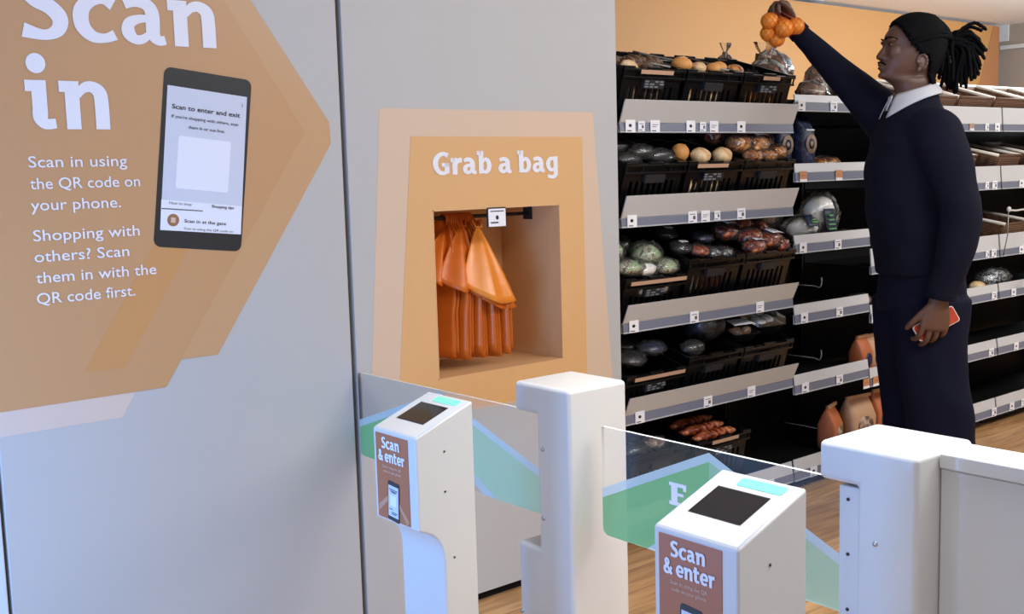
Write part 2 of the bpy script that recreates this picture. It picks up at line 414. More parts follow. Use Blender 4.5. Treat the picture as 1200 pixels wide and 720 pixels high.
def words(name, text, matl, size, org, ux, uy, width=None, parent=None, porg=(0, 0, 0), bold=0):
    cu = bpy.data.curves.new(name, 'FONT'); cu.body = text; cu.size = 1; cu.offset = bold; cu.resolution_u = 3
    t = bpy.data.objects.new('tmp', cu); COL.objects.link(t)
    dg = bpy.context.evaluated_depsgraph_get(); dg.update()
    me = bpy.data.meshes.new_from_object(t.evaluated_get(dg)); bpy.data.objects.remove(t)
    tot = max(v.co.x for v in me.vertices); x0 = min(v.co.x for v in me.vertices)
    sx = width / (tot - x0) if width else size
    ux = Vector(ux); uy = Vector(uy); org = Vector(org) - Vector(porg)
    for v in me.vertices: v.co = org + ux * ((v.co.x - x0) * sx) + uy * (v.co.y * size)
    me.materials.clear(); me.materials.append(matl); me.name = name
    o = bpy.data.objects.new(name, me); COL.objects.link(o); o.parent = parent
    return o

# ------------------------------------------------------------------ the setting
def struct(name, mb, matl, **k):
    o = mb.build(name, matl, **k); o['kind'] = 'structure'; return o
YW = 2.646
m = MB(); m.box((-4, -4, -.06), (12, 6, 0)); struct('floor', m, M_FLOOR)
m = MB(); m.box((-4, -4, 2.60), (12, 6, 2.68)); struct('ceiling', m, M_CEIL)
m = MB(); m.box((.662, YW, 0), (1.597, YW + .06, 2.6)); struct('wall_left', m, M_WALL, bevel=.004)
m = MB(); m.box((-2.4, YW - .004, 0), (.654, YW + .06, 2.6)); struct('wall_side', m, M_WALLB, bevel=.004)
m = MB(); m.box((.60, YW + .03, 0), (1.66, YW + .055, 2.6)); struct('trim_1', m, M_GAP)
# middle wall with its square niche
NX0, NX1, NZ0, NZ1, NYB = 1.89, 2.389, .7225, 1.2245, 2.945
m = MB()
for a, b in (((1.612, YW, .03), (NX0, YW + .06, 2.6)), ((NX1, YW, .03), (2.655, YW + .06, 2.6)), ((NX0, YW, .03), (NX1, YW + .06, NZ0)), ((NX0, YW, NZ1), (NX1, YW + .06, 2.6))):
    m.box(a, b)
wm = struct('wall_middle', m, M_WALL)
m = MB()
m.box((NX0 - .012, YW + .06, NZ0 - .012), (NX1 + .012, NYB, NZ0)); m.box((NX0 - .012, YW + .06, NZ1), (NX1 + .012, NYB, NZ1 + .012))
m.box((NX0 - .012, YW + .06, NZ0), (NX0, NYB, NZ1)); m.box((NX1, YW + .06, NZ0), (NX1 + .012, NYB, NZ1)); m.box((NX0 - .012, NYB, NZ0 - .012), (NX1 + .012, NYB + .012, NZ1 + .012))
# the laminate lines the cut through the panel too
for a, b in (((NX0, YW - .0025, NZ0), (NX0 + .003, YW + .06, NZ1)), ((NX1 - .003, YW - .0025, NZ0), (NX1, YW + .06, NZ1)), ((NX0, YW - .0025, NZ0), (NX1, YW + .06, NZ0 + .003)), ((NX0, YW - .0025, NZ1 - .003), (NX1, YW + .06, NZ1))):
    m.box(a, b)
o = struct('wall_niche', m, M_NICHE)
m = MB(); m.box((2.63, YW + .06, .03), (2.655, 3.06, 2.6)); struct('wall_return', m, M_WALL)
m = MB(); m.box((1.62, YW + .02, 0), (2.64, YW + .05, .03)); struct('baseboard_middle', m, M_BLACKM)
m = MB(); m.box((2.0, 5.25, 0), (10.346, 5.32, 2.575)); wb = struct('wall_back', m, M_ORWALL)
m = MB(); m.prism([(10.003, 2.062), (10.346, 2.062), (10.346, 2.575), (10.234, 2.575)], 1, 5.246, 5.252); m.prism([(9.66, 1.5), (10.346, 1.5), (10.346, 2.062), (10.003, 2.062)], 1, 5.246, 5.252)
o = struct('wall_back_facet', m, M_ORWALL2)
m = MB(); m.box((10.5, -4, 0), (10.58, 5.5, 2.6)); struct('wall_right', m, M_GREYWALL)
m = MB(); m.box((10.46, -4, 2.37), (10.5, 5.3, 2.41)); struct('trim_2', m, M_GREYLIGHT, bevel=.006)
m = MB(); m.box((10.48, 5.23, 2.45), (10.5, 5.5, 2.6)); struct('trim_3', m, M_GREYLIGHT)

# ------------------------------------------------------------------ wall sign "Scan in"
UX, UZ = (1, 0, 0), (0, 0, 1)
SG = (1.0, YW, 1.3)
sign = thing('wall_sign', 'large orange arrow graphic on the left wall telling shoppers to scan in', 'sign', SG)
def flat(name, poly, y, matl, parent, org):
    mb = MB(org); mb.poly([(x, y, z) for x, z in poly]); return mb.build(name, matl, parent)
def sheet(name, poly, y0, y1, matl, parent, org):
    mb = MB(org); mb.prism(poly, 1, y1, y0); return mb.build(name, matl, parent)
XL = .664
sheet('pale_layer', [(XL, .763), (.948, .764), (1.2, 1.185), (1.2, 1.6), (XL, 1.6)], YW, YW - .0006, M_SIGNP, sign, SG)
sheet('arrow_back', [(XL, .886), (1.201, .886), (1.562, 1.42), (1.558, 1.477), (1.346, 1.782), (1.10, 2.15), (XL, 2.15)], YW, YW - .0012, M_SIGN, sign, SG)
sheet('arrow_front', [(XL, .820), (1.059, .822), (1.484, 1.450), (1.274, 1.777), (1.02, 2.15), (XL, 2.15)], YW, YW - .0018, M_SIGN2, sign, SG)
sheet('arrow_band', [(.863, .887), (.960, .884), (1.30, 1.40), (1.20, 1.40)], YW, YW - .0022, M_SIGN3, sign, SG)
YT = YW - .0034
slab('heading_text', 'Scan', M_WHITEV, .110, (.776, YT, 1.656), UX, UZ, .470, sign, SG)
slab('heading_text', 'in', M_WHITEV, .110, (.779, YT, 1.4545), UX, UZ, .187, sign, SG)
for t, x0, x1, z in (('Scan in using', .774, 1.0, 1.3685), ('the QR code on', .774, 1.028, 1.3195), ('your phone.', .772, .978, 1.271), ('Shopping with', .772, 1.019, 1.2015), ('others? Scan', .771, .990, 1.1535), ('them in with the', .771, 1.054, 1.105), ('QR code first.', .769, .998, 1.057)):
    words('body_text', t, M_WHITEV, .0365, (x0, YT, z), UX, UZ, x1 - x0, sign, SG, .006)
# tilted picture of a phone
def quad_frame(tl, tr, bl):
    tl, tr, bl = (Vector((p[0], 0, p[1])) for p in (tl, tr, bl))
    return tl, tr - tl, bl - tl
tl, eu, ev = quad_frame((1.108, 1.607), (1.337, 1.580), (1.051, 1.172))
def rrect(x0, y0, x1, y1, r, n=5, W=1, H=1):
    out = []
    for cx, cy, a0 in ((x1 - r / W, y1 - r / H, 0), (x0 + r / W, y1 - r / H, 90), (x0 + r / W, y0 + r / H, 180), (x1 - r / W, y0 + r / H, 270)):
        for k in range(n + 1):
            a = math.radians(a0 + 90 * k / n); out.append((cx + r / W * math.cos(a), cy + r / H * math.sin(a)))
    return out
def onphone(pts): return [((tl + eu * u + ev * v).x, (tl + eu * u + ev * v).z) for u, v in pts]
pic = sheet('phone_picture', onphone(rrect(0, 0, 1, 1, .018, W=.229, H=.437)), YW - .0022, YW - .0030, M_PHONE, sign, SG)
scr = sheet('screen', onphone([(.045, .10), (.955, .10), (.985, .90), (.06, .905)]), YW - .003, YW - .0034, M_SCREEN, pic, SG)
def ptext(name, t, u, v, wd, size, matl, bold=0, parent=None):
    p = tl + eu * u + ev * v; words(name, t, matl, size, (p.x, YW - .0044, p.z), eu.normalized(), -ev.normalized(), wd * eu.length, parent or pic, SG, bold)
sheet('blank_card', onphone(rrect(.20, .37, .80, .665, .006, W=.229, H=.437)), YW - .0034, YW - .0039, M_SCREENL, pic, SG)
sheet('lower_screen', onphone([(.052, .735), (.977, .735), (.985, .90), (.06, .905)]), YW - .0034, YW - .0038, M_SCREENL, pic, SG)
ptext('screen_text', 'Scan to enter and exit', .105, .225, .78, .0165, M_INK, .012)
ptext('screen_text', "If you're shopping with others, scan", .11, .275, .76, .011, M_INK, .004)
ptext('screen_text', 'them in or out first.', .30, .325, .42, .011, M_INK, .004)
ptext('screen_text', 'How to shop', .14, .757, .25, .010, M_INKG)
ptext('screen_text', 'Shopping tips', .62, .757, .26, .010, M_INK, .015)
ptext('screen_text', 'Scan in at the gate', .32, .853, .48, .0115, M_INK, .012)
ptext('screen_text', 'Scan in using the QR code on', .32, .893, .57, .0085, M_INKG)
sheet('tab_line', onphone([(.06, .782), (.52, .778), (.52, .784), (.06, .788)]), YW - .0038, YW - .0043, M_INKG, pic, SG)
sheet('icon', onphone(rrect(.13, .81, .26, .88, .0145, 6, W=.229, H=.437)), YW - .0038, YW - .0042, M_BROWN, pic, SG)
sheet('icon_mark', onphone([(.17, .83), (.22, .83), (.22, .86), (.17, .86)]), YW - .0042, YW - .0045, M_PANP, pic, SG)
for k in range(3): sheet('menu_dot', onphone(rrect(.90, .142 + .008 * k, .91, .147 + .008 * k, .001, W=.229, H=.437)), YW - .0034, YW - .0040, M_INK, pic, SG)

# ------------------------------------------------------------------ "Grab a bag" graphic round the niche
PG = (2.13, YW, 1.1)
pan = thing('bag_sign', 'pale and orange panel graphic around the niche inviting shoppers to grab a bag', 'sign', PG)
def ring(name, outer, y0, y1, matl):
    """a panel with the niche cut out of it"""
    (a0, z0), (a1, z1), (b1, z2), (b0, z3) = outer
    mb = MB(PG)
    h = [(NX0, NZ0), (NX1, NZ0), (NX1, NZ1), (NX0, NZ1)]
    for i in range(4):
        q = [outer[i], outer[(i + 1) % 4], h[(i + 1) % 4], h[i]]
        mb.prism(q, 1, y1, y0)
    return mb.build(name, matl, pan)
ring('pale_panel', [(1.647, .622), (2.615, .598), (2.544, 1.516), (1.722, 1.517)], YW, YW - .0008, M_PANP)
ring('orange_panel', [(1.742, .630), (2.494, .605), (2.494, 1.437), (1.823, 1.438)], YW, YW - .0018, M_PANO)
slab('heading_text', 'Grab a bag', M_WHITEV, .0475, (1.897, YW - .003, 1.3275), UX, UZ, .485, pan, PG, .03, .022)
ht = thing('price_ticket', 'white ticket clipped at the top of the bag niche', 'ticket', (2.127, YW - .004, 1.2245))
mb = MB(); mb.box((-.033, -.003, -.058), (.033, 0, -.004)); mb.build('card', M_TICKET, ht)
mb = MB(); mb.box((-.036, -.001, -.06), (.036, .004, .0)); mb.build('holder', M_DARKM, ht)
mb = MB(); mb.box((-.026, -.0036, -.013), (.026, -.003, -.010)); mb.blob((0, -.003, -.031), (.006, .0008, .007), n=10); mb.box((-.026, -.0036, -.048), (.004, -.003, -.044)); mb.build('print', M_INK, ht)

# bags on a rail
rl = thing('bag_rail', 'dark hanging rail across the top of the bag niche', 'rail', (2.14, 2.80, NZ1))
mb = MB(); mb.tube([(-.245, 0, -.03), (.245, 0, -.03)], .006); mb.build('bar', M_DARKM, rl)
mb = MB(); mb.box((-.249, -.02, -.05), (-.243, .02, -.0)); mb.box((.243, -.02, -.05), (.249, .02, 0)); mb.build('bracket', M_DARKM, rl)
def carrier(i, n, label, grp):
    """one hanging bag: gathered at its handles, spreading downwards, seen almost edge-on"""
    t = i / (n - 1)
    xt, xb = 2.04 + .10 * t, 1.972 + .228 * t
    yf = 2.700 + .012 * math.sin(i * 2.1); yb = 2.885
    zb = .770 - .012 * t + .012 * math.sin(i * 1.7)
    r = thing('carrier_bag', label, 'bag', (xt, 2.80, 1.19), (0, 0, 0), grp)
    org = (xt, 2.80, 1.19)
    mb = MB(org)
    sw = .006 * math.sin(i * .5)
    def fn(u, v):
        s = v
        spread = min(1, .18 + 1.25 * s ** .75)
        yc = 2.80; y = yc + (yf - yc if u < .5 else yb - yc) * abs(2 * u - 1) * spread
        x = xt + (xb - xt) * min(1, s * 1.5) + sw * math.sin(3 * s) - .05 * (1 - spread) * 0 + .007 * math.sin(9 * u + 2 * s) * s - (.055 * abs(2 * u - 1) if u > .5 else -.02 * abs(2 * u - 1)) * spread
        z = 1.19 + (zb - 1.19) * s - .012 * math.sin(6 * u + i) * (1 - s)
        return (x, y, z)
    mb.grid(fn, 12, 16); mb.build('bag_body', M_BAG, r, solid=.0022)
    mb = MB(org); mb.tube([(xt, 2.80 + .02 * math.cos(a), 1.192 + .02 * math.sin(a) - .005) for a in [k * PI / 6 for k in range(13)]], .003, 6)
    mb.build('handle', M_BAG, r)
    return r
NB = 13
for i in range(NB):
    carrier(i, NB, 'orange plastic carrier bag hanging in the packed row inside the wall niche', 'orange carrier bags in the niche')
def flap(label, xl, xr, xtop, ztop, zl, zr, y, m_):
    """a bag tipped forward over the others, its mouth flaring towards the shopper"""
    org = (xtop, y, ztop)
    r = thing('carrier_bag', label, 'bag', org, group=None)
    mb = MB(org)
    def fn(u, v):
        s = v ** .8
        bulge = .040 * math.sin(PI * u) * s
        x = xtop + ((xl + (xr - xl) * u) - xtop) * s
        z = ztop + ((zl + (zr - zl) * u) - ztop) * v - .03 * math.sin(PI * u) * v ** 2
        yy = y - bulge + .05 * (1 - v) + .010 * math.sin(u * 11) * v
        return (x, yy, z)
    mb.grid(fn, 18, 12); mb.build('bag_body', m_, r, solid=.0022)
    mb = MB(org); mb.tube([(xtop - .012, y + .06, ztop + .02), (xtop - .006, y + .05, ztop - .002), (xtop + .012, y + .045, ztop - .004), (xtop + .02, y + .06, ztop + .02)], .004, 6); mb.build('handle', m_, r)
    return r
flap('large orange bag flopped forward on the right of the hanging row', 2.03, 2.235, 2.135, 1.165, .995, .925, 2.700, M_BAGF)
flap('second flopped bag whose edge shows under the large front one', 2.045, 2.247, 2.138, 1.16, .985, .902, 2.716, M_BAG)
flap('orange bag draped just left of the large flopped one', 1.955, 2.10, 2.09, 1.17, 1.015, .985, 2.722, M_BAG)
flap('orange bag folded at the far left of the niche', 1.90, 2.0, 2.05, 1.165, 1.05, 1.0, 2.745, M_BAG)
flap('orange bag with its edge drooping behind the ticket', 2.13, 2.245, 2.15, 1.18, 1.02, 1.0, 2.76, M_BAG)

# ------------------------------------------------------------------ scan terminals
def terminal(x0, y0, dep, label):
    """front face at x0, right side at y0"""
    W = .150; x1 = x0 + dep
    t = thing('scan_terminal', label, 'scanner', (x0 + dep / 2, y0 + W / 2, 0)); org = t.location
    mb = MB(org)
    prof = [(x0, .642), (x0, .826), (x0 + .004, .8285), (x1, .879), (x1, 0), (x0 + .058, 0), (x0 + .058, .575), (x0 + .0555, .592), (x0 + .050, .606), (x0 + .042, .618), (x0 + .031, .628), (x0 + .020, .634)]
    mb.prism(prof, 1, y0, y0 + W)
    mb.build('housing', M_POST, t, bevel=.013, seg=4)
    # sloping top: local frame
    a = Vector((x0 + .004, y0 + W, .8285)); b = Vector((x1, y0 + W, .879)); e = (b - a); L = e.length; e.normalize(); nv = Vector((-e.z, 0, e.x))
    def top(u, v, h): return a + e * (u * L) + Vector((0, -v * W, 0)) + nv * h
    def slabq(name, pts, h0, h1, matl):
        mb = MB(org); n = len(pts)
        mb.add([top(u, v, h0) for u, v in pts] + [top(u, v, h1) for u, v in pts], [tuple(range(n)), tuple(range(2 * n - 1, n - 1, -1))] + [(i, i + n, (i + 1) % n + n, (i + 1) % n) for i in range(n)])
        return mb.build(name, matl, t)
    slabq('screen_bezel', [(.27, .17), (.27, .79), (.73, .79), (.73, .17)], -.002, .0006, M_PHONE)
    slabq('scanner_screen', [(.285, .18), (.285, .78), (.715, .78), (.715, .18)], -.001, .0010, M_GLASSBLK)
    slabq('light_bar', rrect(.80, .32, .93, .85, .005, 4, W=L, H=W), -.001, .0009, M_MINT)
    # poster on the front
    yl, yr, zt, zb = y0 + W - .011, y0 + .0265, .819, .6465
    mb = MB(org); mb.box((x0 - .0012, yr, zb), (x0 + .002, yl, zt)); po = mb.build('poster', M_POSTER, t)
    V = (0, -1, 0)
    mb = MB(org)
    for q in ([(yl - .004, .672), (yl - .056, .708), (yl - .056, .700), (yl - .004, .658)], [(yr + .002, .655), (yr + .05, .700), (yr + .05, .692), (yr + .010, .6475)]):
        mb.poly([(x0 - .0016, y, z) for y, z in q])
    mb.build('poster_chevron', M_POSTERL, po)
    slab('heading_text', 'Scan', M_WHITEV, .0165, (x0 - .0022, yl - .0225, .7905), V, UZ, .062, po, org, .03, .024)
    slab('heading_text', '& enter', M_WHITEV, .0165, (x0 - .0022, yl - .0095, .764), V, UZ, .092, po, org, .03, .024)
    words('small_text', 'Scan in using the QR', M_PANP, .0082, (x0 - .002, yl - .022, .751), V, UZ, .066, po, org)
    words('small_text', 'code on your phone', M_PANP, .0082, (x0 - .002, yl - .024, .7415), V, UZ, .062, po, org)
    def ph(name, pts, h, matl, par):
        p0 = Vector((x0 - h, yl - .040, .728)); uu = Vector((0, -.040, -.0035)); vv = Vector((0, .0045, -.080))
        mb = MB(org); mb.prism([((p0 + uu * u + vv * v).y, (p0 + uu * u + vv * v).z) for u, v in pts], 0, x0 - h, x0 - h + .0012); return mb.build(name, matl, par)
    pp = ph('phone_picture', rrect(0, 0, 1, 1, .0045, 4, W=.04, H=.08), .0022, M_PHONE, po)
    ph('screen', [(.07, .11), (.93, .10), (.93, .89), (.07, .90)], .0027, M_SCREEN, po)
    for v, u0, u1 in ((.19, .15, .85), (.23, .2, .8), (.26, .3, .7), (.70, .15, .4), (.77, .35, .85), (.81, .35, .75)):
        ph('screen_line', [(u0, v), (u1, v), (u1, v + .018), (u0, v + .018)], .0031, M_INK, po)
    ph('blank_card', [(.25, .34), (.75, .34), (.75, .62), (.25, .62)], .0031, M_SCREENL, po)
    for dx, z in ((.0665, .790), (.065, .710), (.082, .573)):
        mb = MB(org); mb.tube([(x0 + dx, y0 + .001, z), (x0 + dx, y0 - .0012, z)], .0022, 10); mb.build('screw', M_HOLE, t)
    return t
terminal(1.168, 1.718, .140, 'white scan terminal with rust poster standing nearest the bag wall')
terminal(1.108, .896, .150, 'white scan terminal with rust poster in the middle, beside the white counter')

# ------------------------------------------------------------------ gate posts, gates, counter
def post(y0, label, plate):
    x0, x1 = 1.54, 1.712; W = .180; y1 = y0 + W
    t = thing('gate_post', label, 'post', ((x0 + x1) / 2, y0 + W / 2, 0)); org = t.location
    mb = MB(org)
    yn = y1 - .073
    def arc(cy, cz, r, a0, a1, n=4): return [(cy + r * math.cos(math.radians(a0 + (a1 - a0) * k / n)), cz + r * math.sin(math.radians(a0 + (a1 - a0) * k / n))) for k in range(n + 1)]
    prof = [(y0, 0), (y0, .868), (y1, .868)] + arc(y1 - .010, .812, .010, 0, -90) + [(yn, .802), (yn, .503), (y1, .503), (y1, 0)]
    mb.prism(prof, 0, x0, x1)
    mb.build('post_body', M_POST, t, bevel=.014, seg=4)
    if plate:
        mb = MB(org); mb.box((x0 + .004, yn - .003, .507), (x1 - .02, yn + .036, .798)); mb.build('hinge_plate', M_POST, t, bevel=.003)
        for z in (.776, .683, .588):
            mb = MB(org); mb.tube([(x0 + .006, yn + .018, z), (x0 + .0025, yn + .018, z)], .0030, 10); mb.build('screw', M_HOLE, t)
        mb = MB(org); mb.tube([(x0 + .001, yn - .035, .714), (x0 - .0025, yn - .035, .714)], [.0052, .0040], 12); mb.build('screw', M_STEEL, t)
    else:
        for y, z in ((yn - .020, .728), (yn - .017, .573), (y1 - .008, .339)):
            mb = MB(org); mb.tube([(x0 + .001, y, z), (x0 - .0025, y, z)], [.0052, .0040], 12); mb.build('screw', M_STEEL, t)
    return t
post(1.690, 'tall white gate post standing behind the scan terminal nearest the bag wall', False)
post(.895, 'white gate post joined to the white counter', True)
ct = thing('counter', 'low white counter wall running on from the gate post at the right edge', 'counter', (1.645, .3, 0)); CO = ct.location
mb = MB(CO); mb.box((1.600, -.6, .841), (1.690, .8935, .866)); mb.build('counter_top', M_POST, ct, bevel=.003)
mb = MB(CO); mb.box((1.606, -.6, 0), (1.684, .8935, .8395)); mb.build('side_panel', M_POST, ct, bevel=.002)

def gate(y0, y1, ytop0, label, E):
    """glass leaf from its hinge y0 to its free end y1 in the plane x = 1.61"""
    X = 1.610; zb, zt = .548, .785
    t = thing('glass_gate', label, 'gate', (X, y0, 0)); org = t.location
    def rc(cy, cz, a0): return [(cy + .016 * math.cos(math.radians(a0 + 18 * k)), cz + .016 * math.sin(math.radians(a0 + 18 * k))) for k in range(6)]
    out = [(y0, zt), (y0, zb)] + rc(y1 - .016, zb + .016, 270) + [(y1, zt - .004), (y1 - .004, zt)]
    mb = MB(org); n = len(out)
    mb.add([(X, y, z) for y, z in out] + [(X + .008, y, z) for y, z in out], [tuple(range(n)), tuple(range(2 * n - 1, n - 1, -1))], 0)
    mb.add([(X, y, z) for y, z in out] + [(X + .008, y, z) for y, z in out], [(i, i + n, (i + 1) % n + n, (i + 1) % n) for i in range(n)], 1)
    mb.build('glass_pane', [M_GLASS, M_GLASSE], t)
    ym = (ytop0 + y1) / 2; hw = (y1 - ytop0) / 2
    def F(s): return ym + s * hw
    xf = X - .0006
    def vinyl(name, poly, d, matl):
        mb = MB(org); mb.poly([(X - d, y, z) for y, z in poly]); return mb.build(name, matl, t)
    zi, ze = .780, .650                       # apex and ends of the pale chevron
    gi, ge = .762, .630
    lo = [(y1 - .0005, zb + .016)] + [(y1 - .016 + .0155 * math.cos(math.radians(a)), zb + .016 - .0155 * math.sin(math.radians(a))) for a in (30, 60, 90)]
    vinyl('pale_band', [(F(0), zi), (F(1), ze), (F(1), ge), (F(0), gi)], .0007, M_BANDP)
    vinyl('pale_band', [(F(0), zi), (F(0), gi), (F(-1), ge), (F(-1), ze)], .0007, M_BANDP)
    vinyl('green_half', [(F(0), gi), (F(1) - .0005, ge)] + lo + [(F(.56), zb + .0005), (F(0), .668)], .0007, M_GREENV)
    vinyl('green_pale_half', [(F(0), gi), (F(0), .668), (F(-.56), zb + .0005), (F(-1), zb + .0005), (F(-1), ge)], .0007, M_GREENV2)
    vinyl('pale_band', [(F(0), .668), (F(-.56), zb + .0005), (F(-.44), zb + .0005), (F(0), .640)], .0007, M_BANDP)
    vinyl('pale_band', [(F(0), .668), (F(0), .640), (F(.44), zb + .0005), (F(.56), zb + .0005)], .0007, M_BANDP)
    if E: slab('gate_text', 'E', M_WHITEV, .034, (X - .0012, 1.474, .657), (0, -1, 0), UZ, .046, t, org)
    mb = MB(org)
    for z in (.60, .74): mb.box((X - .006, y0 - .001, z - .012), (X + .014, y0 + .012, z + .012))
    mb.build('hinge', M_STEEL, t, bevel=.002)
    return t
gate(1.7985, 2.640, 1.86, 'glass gate with green chevron reaching to the bag wall', False)
gate(1.0035, 1.667, 1.075, 'glass gate with green chevron and white lettering between the two posts', True)

# ------------------------------------------------------------------ shelving
YR = 2.67; YBK = 3.08
def ticket(par, org, x, z, matl=None, wdt=.046, h=.042, ysh=0.0, mark=0):
    mb = MB(org); zc = z
    y = YR + ysh
    mb.box((x - wdt / 2, y - .004, zc - h / 2), (x + wdt / 2, y - .0015, zc + h / 2), 0)
    if matl is None:
        mb.box((x - wdt * .38, y - .0046, zc - h * .40), (x + wdt * .08, y - .004, zc - h * .33), 1)
        if mark % 3 == 0: mb.blob((x - wdt * .04, y - .0042, zc + h * .05), (.008, .0006, .006), n=8, m=1)
        elif mark % 3 == 1:
            mb.box((x - wdt * .34, y - .0046, zc + h * .22), (x + wdt * .3, y - .004, zc + h * .27), 1); mb.box((x + wdt * .02, y - .0046, zc - h * .2), (x + wdt * .3, y - .004, zc + h * .1), 2)
        else:
            mb.box((x - wdt * .34, y - .0046, zc + h * .10), (x + wdt * .3, y - .004, zc + h * .15), 2); mb.box((x - wdt * .34, y - .0046, zc - h * .06), (x + wdt * .1, y - .004, zc - h * .01), 2)
    else:
        mb.box((x - wdt / 2, y - .0046, zc - h * .5), (x + wdt / 2, y - .004, zc - h * .24), 3)
        mb.box((x - wdt * .3, y - .0046, zc + h * .05), (x + wdt * .25, y - .004, zc + h * .14), 4)
    return mb.build('price_ticket', [matl or M_TICKET, M_INK, M_INKG, M_TICKET, M_PAPERB], par)
def unit(name_label, x0, x1, top, levels, side):
    """levels: (rail bottom z, rail height, riser height, riser kind, tilt, depth, tickets)"""
    u = thing('shelving_unit', name_label, 'shelf', ((x0 + x1) / 2, 2.9, 0)); org = u.location
    mb = MB(org); mb.box((x0, YBK - .02, .03), (x1, YBK, top)); mb.build('back_panel', M_BLACKM, u)
    for x in (x0, x1 - .014):
        mb = MB(org); mb.box((x, YBK - .07, 0), (x + .014, YBK - .02, top)); mb.build('upright', M_BLACKM, u)
    if side:
        mb = MB(org); mb.prism([(YR + .045, .12), (YBK - .07, .12), (YBK - .07, top), (YR + .09, top - .05)], 0, x0 - .012, x0); mb.build('side_panel', M_BLACKM, u)
    mb = MB(org); mb.box((x0 + .01, YR + .08, 0), (x1 - .01, YR + .10, .05)); mb.build('plinth', M_DARKM, u)
    for (zb, rh, ph, kind, tilt, dep, tk) in levels:
        zt = zb + rh; tt = math.tan(tilt)
        mb = MB(org); mb.prism([(YR + .012, zt - .006), (YR + dep, zt - .006 + (dep - .012) * tt), (YR + dep, zt + (dep - .012) * tt), (YR + .012, zt)], 0, x0 + .004, x1 - .004)
        mb.build('shelf_board', M_BLACKM, u)
        mb = MB(org)
        mb.prism([(YR - .002, zb), (YR + .012, zb), (YR + .012, zt), (YR + .004, zt), (YR + .0015, zb + .005), (YR - .002, zb + .005)], 0, x0 + .003, x1 - .003, 1)
        mb.prism([(YR, zb + .005), (YR + .006, zb + .005), (YR + .010, zt - .002), (YR + .002, zt - .002)], 0, x0 + .003, x1 - .003, 0)
        rail = mb.build('price_rail', [M_RAIL, M_RAILL], u, bevel=.0012, seg=1)
        if ph:
            mb = MB(org)
            lean = -.030 if kind == 'acrylic' else .006
            mb.prism([(YR + .001, zt), (YR + .007, zt), (YR + .007 + lean, zt + ph), (YR + .001 + lean, zt + ph)], 0, x0 + (.004 if kind == 'acrylic' else .003), x1 - (.004 if kind == 'acrylic' else .003))
            mb.build('riser', M_RISER if kind == 'acrylic' else M_RISERW, u, bevel=.001, seg=1)
        for i, q in enumerate(tk):
            x, ob = q if isinstance(q, tuple) else (q, 0)
            if ob == 1: ticket(rail, org, x, zb + .022, M_TICKETO)
            elif ob == 2: ticket(rail, org, x, zb + .022, None, .032, .034, 0, 1)
            elif ob == 3: ticket(rail, org, x, zb + .022, M_EMBLEM, .040, .032)
            else: ticket(rail, org, x, zb + .022, None, .046, .042, 0, i)
    return u
TI = math.radians(17)
unit('black shelving unit with tilted crates beside the bag wall', 2.690, 3.655, 1.62, [
    (1.452, .034, .076, 'acrylic', TI, .30, [2.740, (2.794, 2), 2.862, 3.047, (3.112, 2), 3.173, 3.328]),
    (1.130, .034, .076, 'acrylic', TI, .32, [2.741, 3.052, 3.122, (3.188, 2), 3.326]),
    (.766, .036, .066, 'acrylic', TI, .34, [2.742, 3.056, 3.437]),
    (.442, .036, .066, 'acrylic', TI, .36, [2.765, 3.128, 3.383]),
    (.050, .036, .05, 'white', math.radians(6), .39, [3.50])], True)
unit('narrow black shelving unit with short grey shelves, second from the bag wall', 3.662, 4.192, 1.62, [
    (1.537, .036, .030, 'white', 0, .36, [3.700, 3.915]),
    (1.260, .038, .036, 'white', 0, .36, [(3.711, 1), (3.953, 1)]),
    (.977, .038, .036, 'white', 0, .36, [3.712, 3.950]),
    (.694, .038, .040, 'white', 0, .36, [3.722, 3.964]),
    (.407, .038, .042, 'white', 0, .36, [3.729, 3.967]),
    (.048, .040, .05, 'white', 0, .38, [3.788])], False)
unit('black shelving unit with grey shelves directly behind the man', 4.200, 5.318, 1.62, [
    (1.462, .036, .080, 'white', 0, .36, [(4.234, 2), (5.018, 3), (5.161, 2), 5.262]),
    (1.184, .036, .078, 'white', 0, .36, [(5.174, 2), 5.248]),
    (.852, .036, .075, 'white', 0, .36, [(5.192, 2), 5.255]),
    (.642, .038, .040, 'white', 0, .36, [4.226, 5.268]),
    (.362, .038, .044, 'white', 0, .36, [(4.166, 1), (4.240, 1), (4.870, 1), 4.985, 5.252]),
    (.056, .040, .05, 'white', 0, .38, [5.056, 5.294])], False)
unit('black shelving unit with grey shelves at the right edge', 5.326, 6.44, 1.62, [
    (1.462, .036, .080, 'white', 0, .36, [5.62, 5.85]),
    (1.184, .036, .078, 'white', 0, .36, [5.520, 5.80]),
    (.852, .036, .075, 'white', 0, .36, [5.537, 5.80]),
    (.642, .038, .040, 'white', 0, .36, [5.466, 5.75]),
    (.362, .038, .044, 'white', 0, .36, [5.507, 5.75]),
    (.056, .040, .05, 'white', 0, .38, [5.477, 5.60, 5.80])], False)

